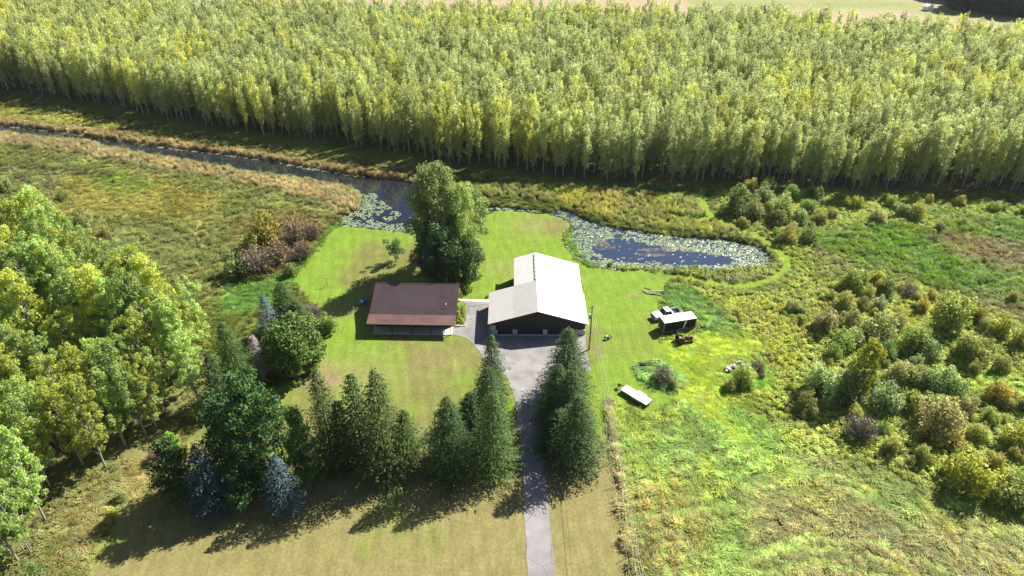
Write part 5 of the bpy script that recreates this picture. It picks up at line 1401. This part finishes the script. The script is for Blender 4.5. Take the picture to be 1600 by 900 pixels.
for i, (a, b) in enumerate(((1128, 437), (1138, 438), (1146, 436), (1151, 440), (1134, 434))):
    x, y = G(a, b); o = MB().tube([(-.9, 0, .35), (0, .1, .5), (.9, 0, .3)], [.05, .07, .03], 5).obj('driftwood', M['dead'], loc=(x, y, .1), rz=i * 1.1)
    tag(o, 'bleached branch lying in the brush at the pond side of the mown path', 'branch', 'bleached branches by the path')
# stones along the pond shore
items = []
sh_l = GP([(882, 362), (884, 384), (900, 403), (923, 415), (960, 421)])
for i in range(26):
    t = i / 25 * (len(sh_l) - 1); k = min(int(t), len(sh_l) - 2); p = sh_l[k] + (sh_l[k + 1] - sh_l[k]) * (t - k)
    r = R.uniform(.16, .34); o = bpy.data.objects.new('shore_stone', rocks[i % 5]); link(o); o.location = (p[0] + R.uniform(-.2, .2), p[1] + R.uniform(-.2, .2), .05); o.scale = (r, r, r); o.rotation_euler = (0, 0, R.uniform(0, 6))
    tag(o, None, 'stone', 'stones edging the lily pond'); items.append((o, p[0], p[1], 'grey'))
name_by_landmark(items, [mk('the north end of the pond shore edging', 882, 362), mk('the small dark bush on the pond shore', 953, 416)], 'edging stone')

# blue tank beside the house
x, y = G(568, 474); bt = empty('tank', (x, y, 0), radians(65), 1, 'blue rounded tank on the shaded lawn beside the house', 'tank')
b_ = MB(); b_.tube([(-.95, 0, .62), (-.85, 0, .62), (-.6, 0, .62), (.6, 0, .62), (.85, 0, .62), (.95, 0, .62)], [.12, .36, .46, .46, .36, .12], 16); b_.obj('body', M['blueplastic'], bt, sm=True)
MB().tube([(.25, 0, 1.0), (.25, 0, 1.22)], .2, 12).obj('valve_cover', M['black'], bt)
for xx in (-.5, .5): MB().box((xx, 0, .12), (.12, .6, .26)).obj('leg', M['steel'], bt)

# clothes post
x, y = G(512, 447); cp = empty('clothes_post', (x, y, 0), 0, 1, 'thin T shaped clothes post on the back lawn', 'post')
MB().tube([(0, 0, 0), (0, 0, 1.9)], .05, 6).obj('upright', M['pole'], cp); MB().box((0, 0, 1.9), (1.5, .08, .08)).obj('crossbar', M['pole'], cp)

# planting bed between house and drive
flat('planting_bed', GP([(715, 478), (727, 476), (727, 506), (722, 511), (712, 511), (713, 480)]), .03, mat('bed_soil', (.11, .085, .06), .95, noise=(2, .3)), th=.05)
tl = ['c', 'y', 'o', 'y', 'c', 'o', 'y', 'v', 'y', 'c', 'o', 'y']
items = []
for i in range(12):
    a = 717 + (i % 2) * 6 + R.uniform(-1, 1); b = 480 + i * 2.4
    x, y = G(a, b); tint, look = TONE[tl[i]]
    ro = plant('shrub%d' % (i % NS), 'flower_clump', x, y, R.uniform(.42, .62), cat='plant', group='plants in the bed beside the house', tint=tint, zs=.9); items.append((ro, x, y, look))
name_by_landmark(items, [mk('the concrete walk behind the bed', 722, 470), mk('the porch end of the house bed', 716, 512)], 'garden plant')
for i in range(9):
    a = 713 + i * 1.6; b = 510 - (i % 2)
    x, y = G(a, b); o = bpy.data.objects.new('bed_stone', rocks[i % 5]); link(o); o.location = (x, y, .1); o.scale = (.2, .2, .2)
    tag(o, 'grey stone in the low edging at the porch end of the flower bed', 'stone', 'stones edging the flower bed')

# air: light haze over the distance
HAZE = .00005
def haze(density):
    b = MB(); b.box((30, 700, 48), (3000, 2000, 104))
    o = b.obj('haze', None); o.data.materials.clear()
    m = bpy.data.materials.new('thin_summer_haze'); m.use_nodes = True; nt = m.node_tree
    nt.nodes.clear(); out = nt.nodes.new('ShaderNodeOutputMaterial'); v = nt.nodes.new('ShaderNodeVolumePrincipled')
    v.inputs['Color'].default_value = (.86, .92, 1, 1); v.inputs['Density'].default_value = density; v.inputs['Anisotropy'].default_value = .3
    nt.links.new(v.outputs[0], out.inputs['Volume']); o.data.materials.append(m)
    tag(o, 'thin pale haze hanging over the fields', 'haze', kind='stuff')
    sc.cycles.volume_bounces = 0
if HAZE: haze(HAZE)
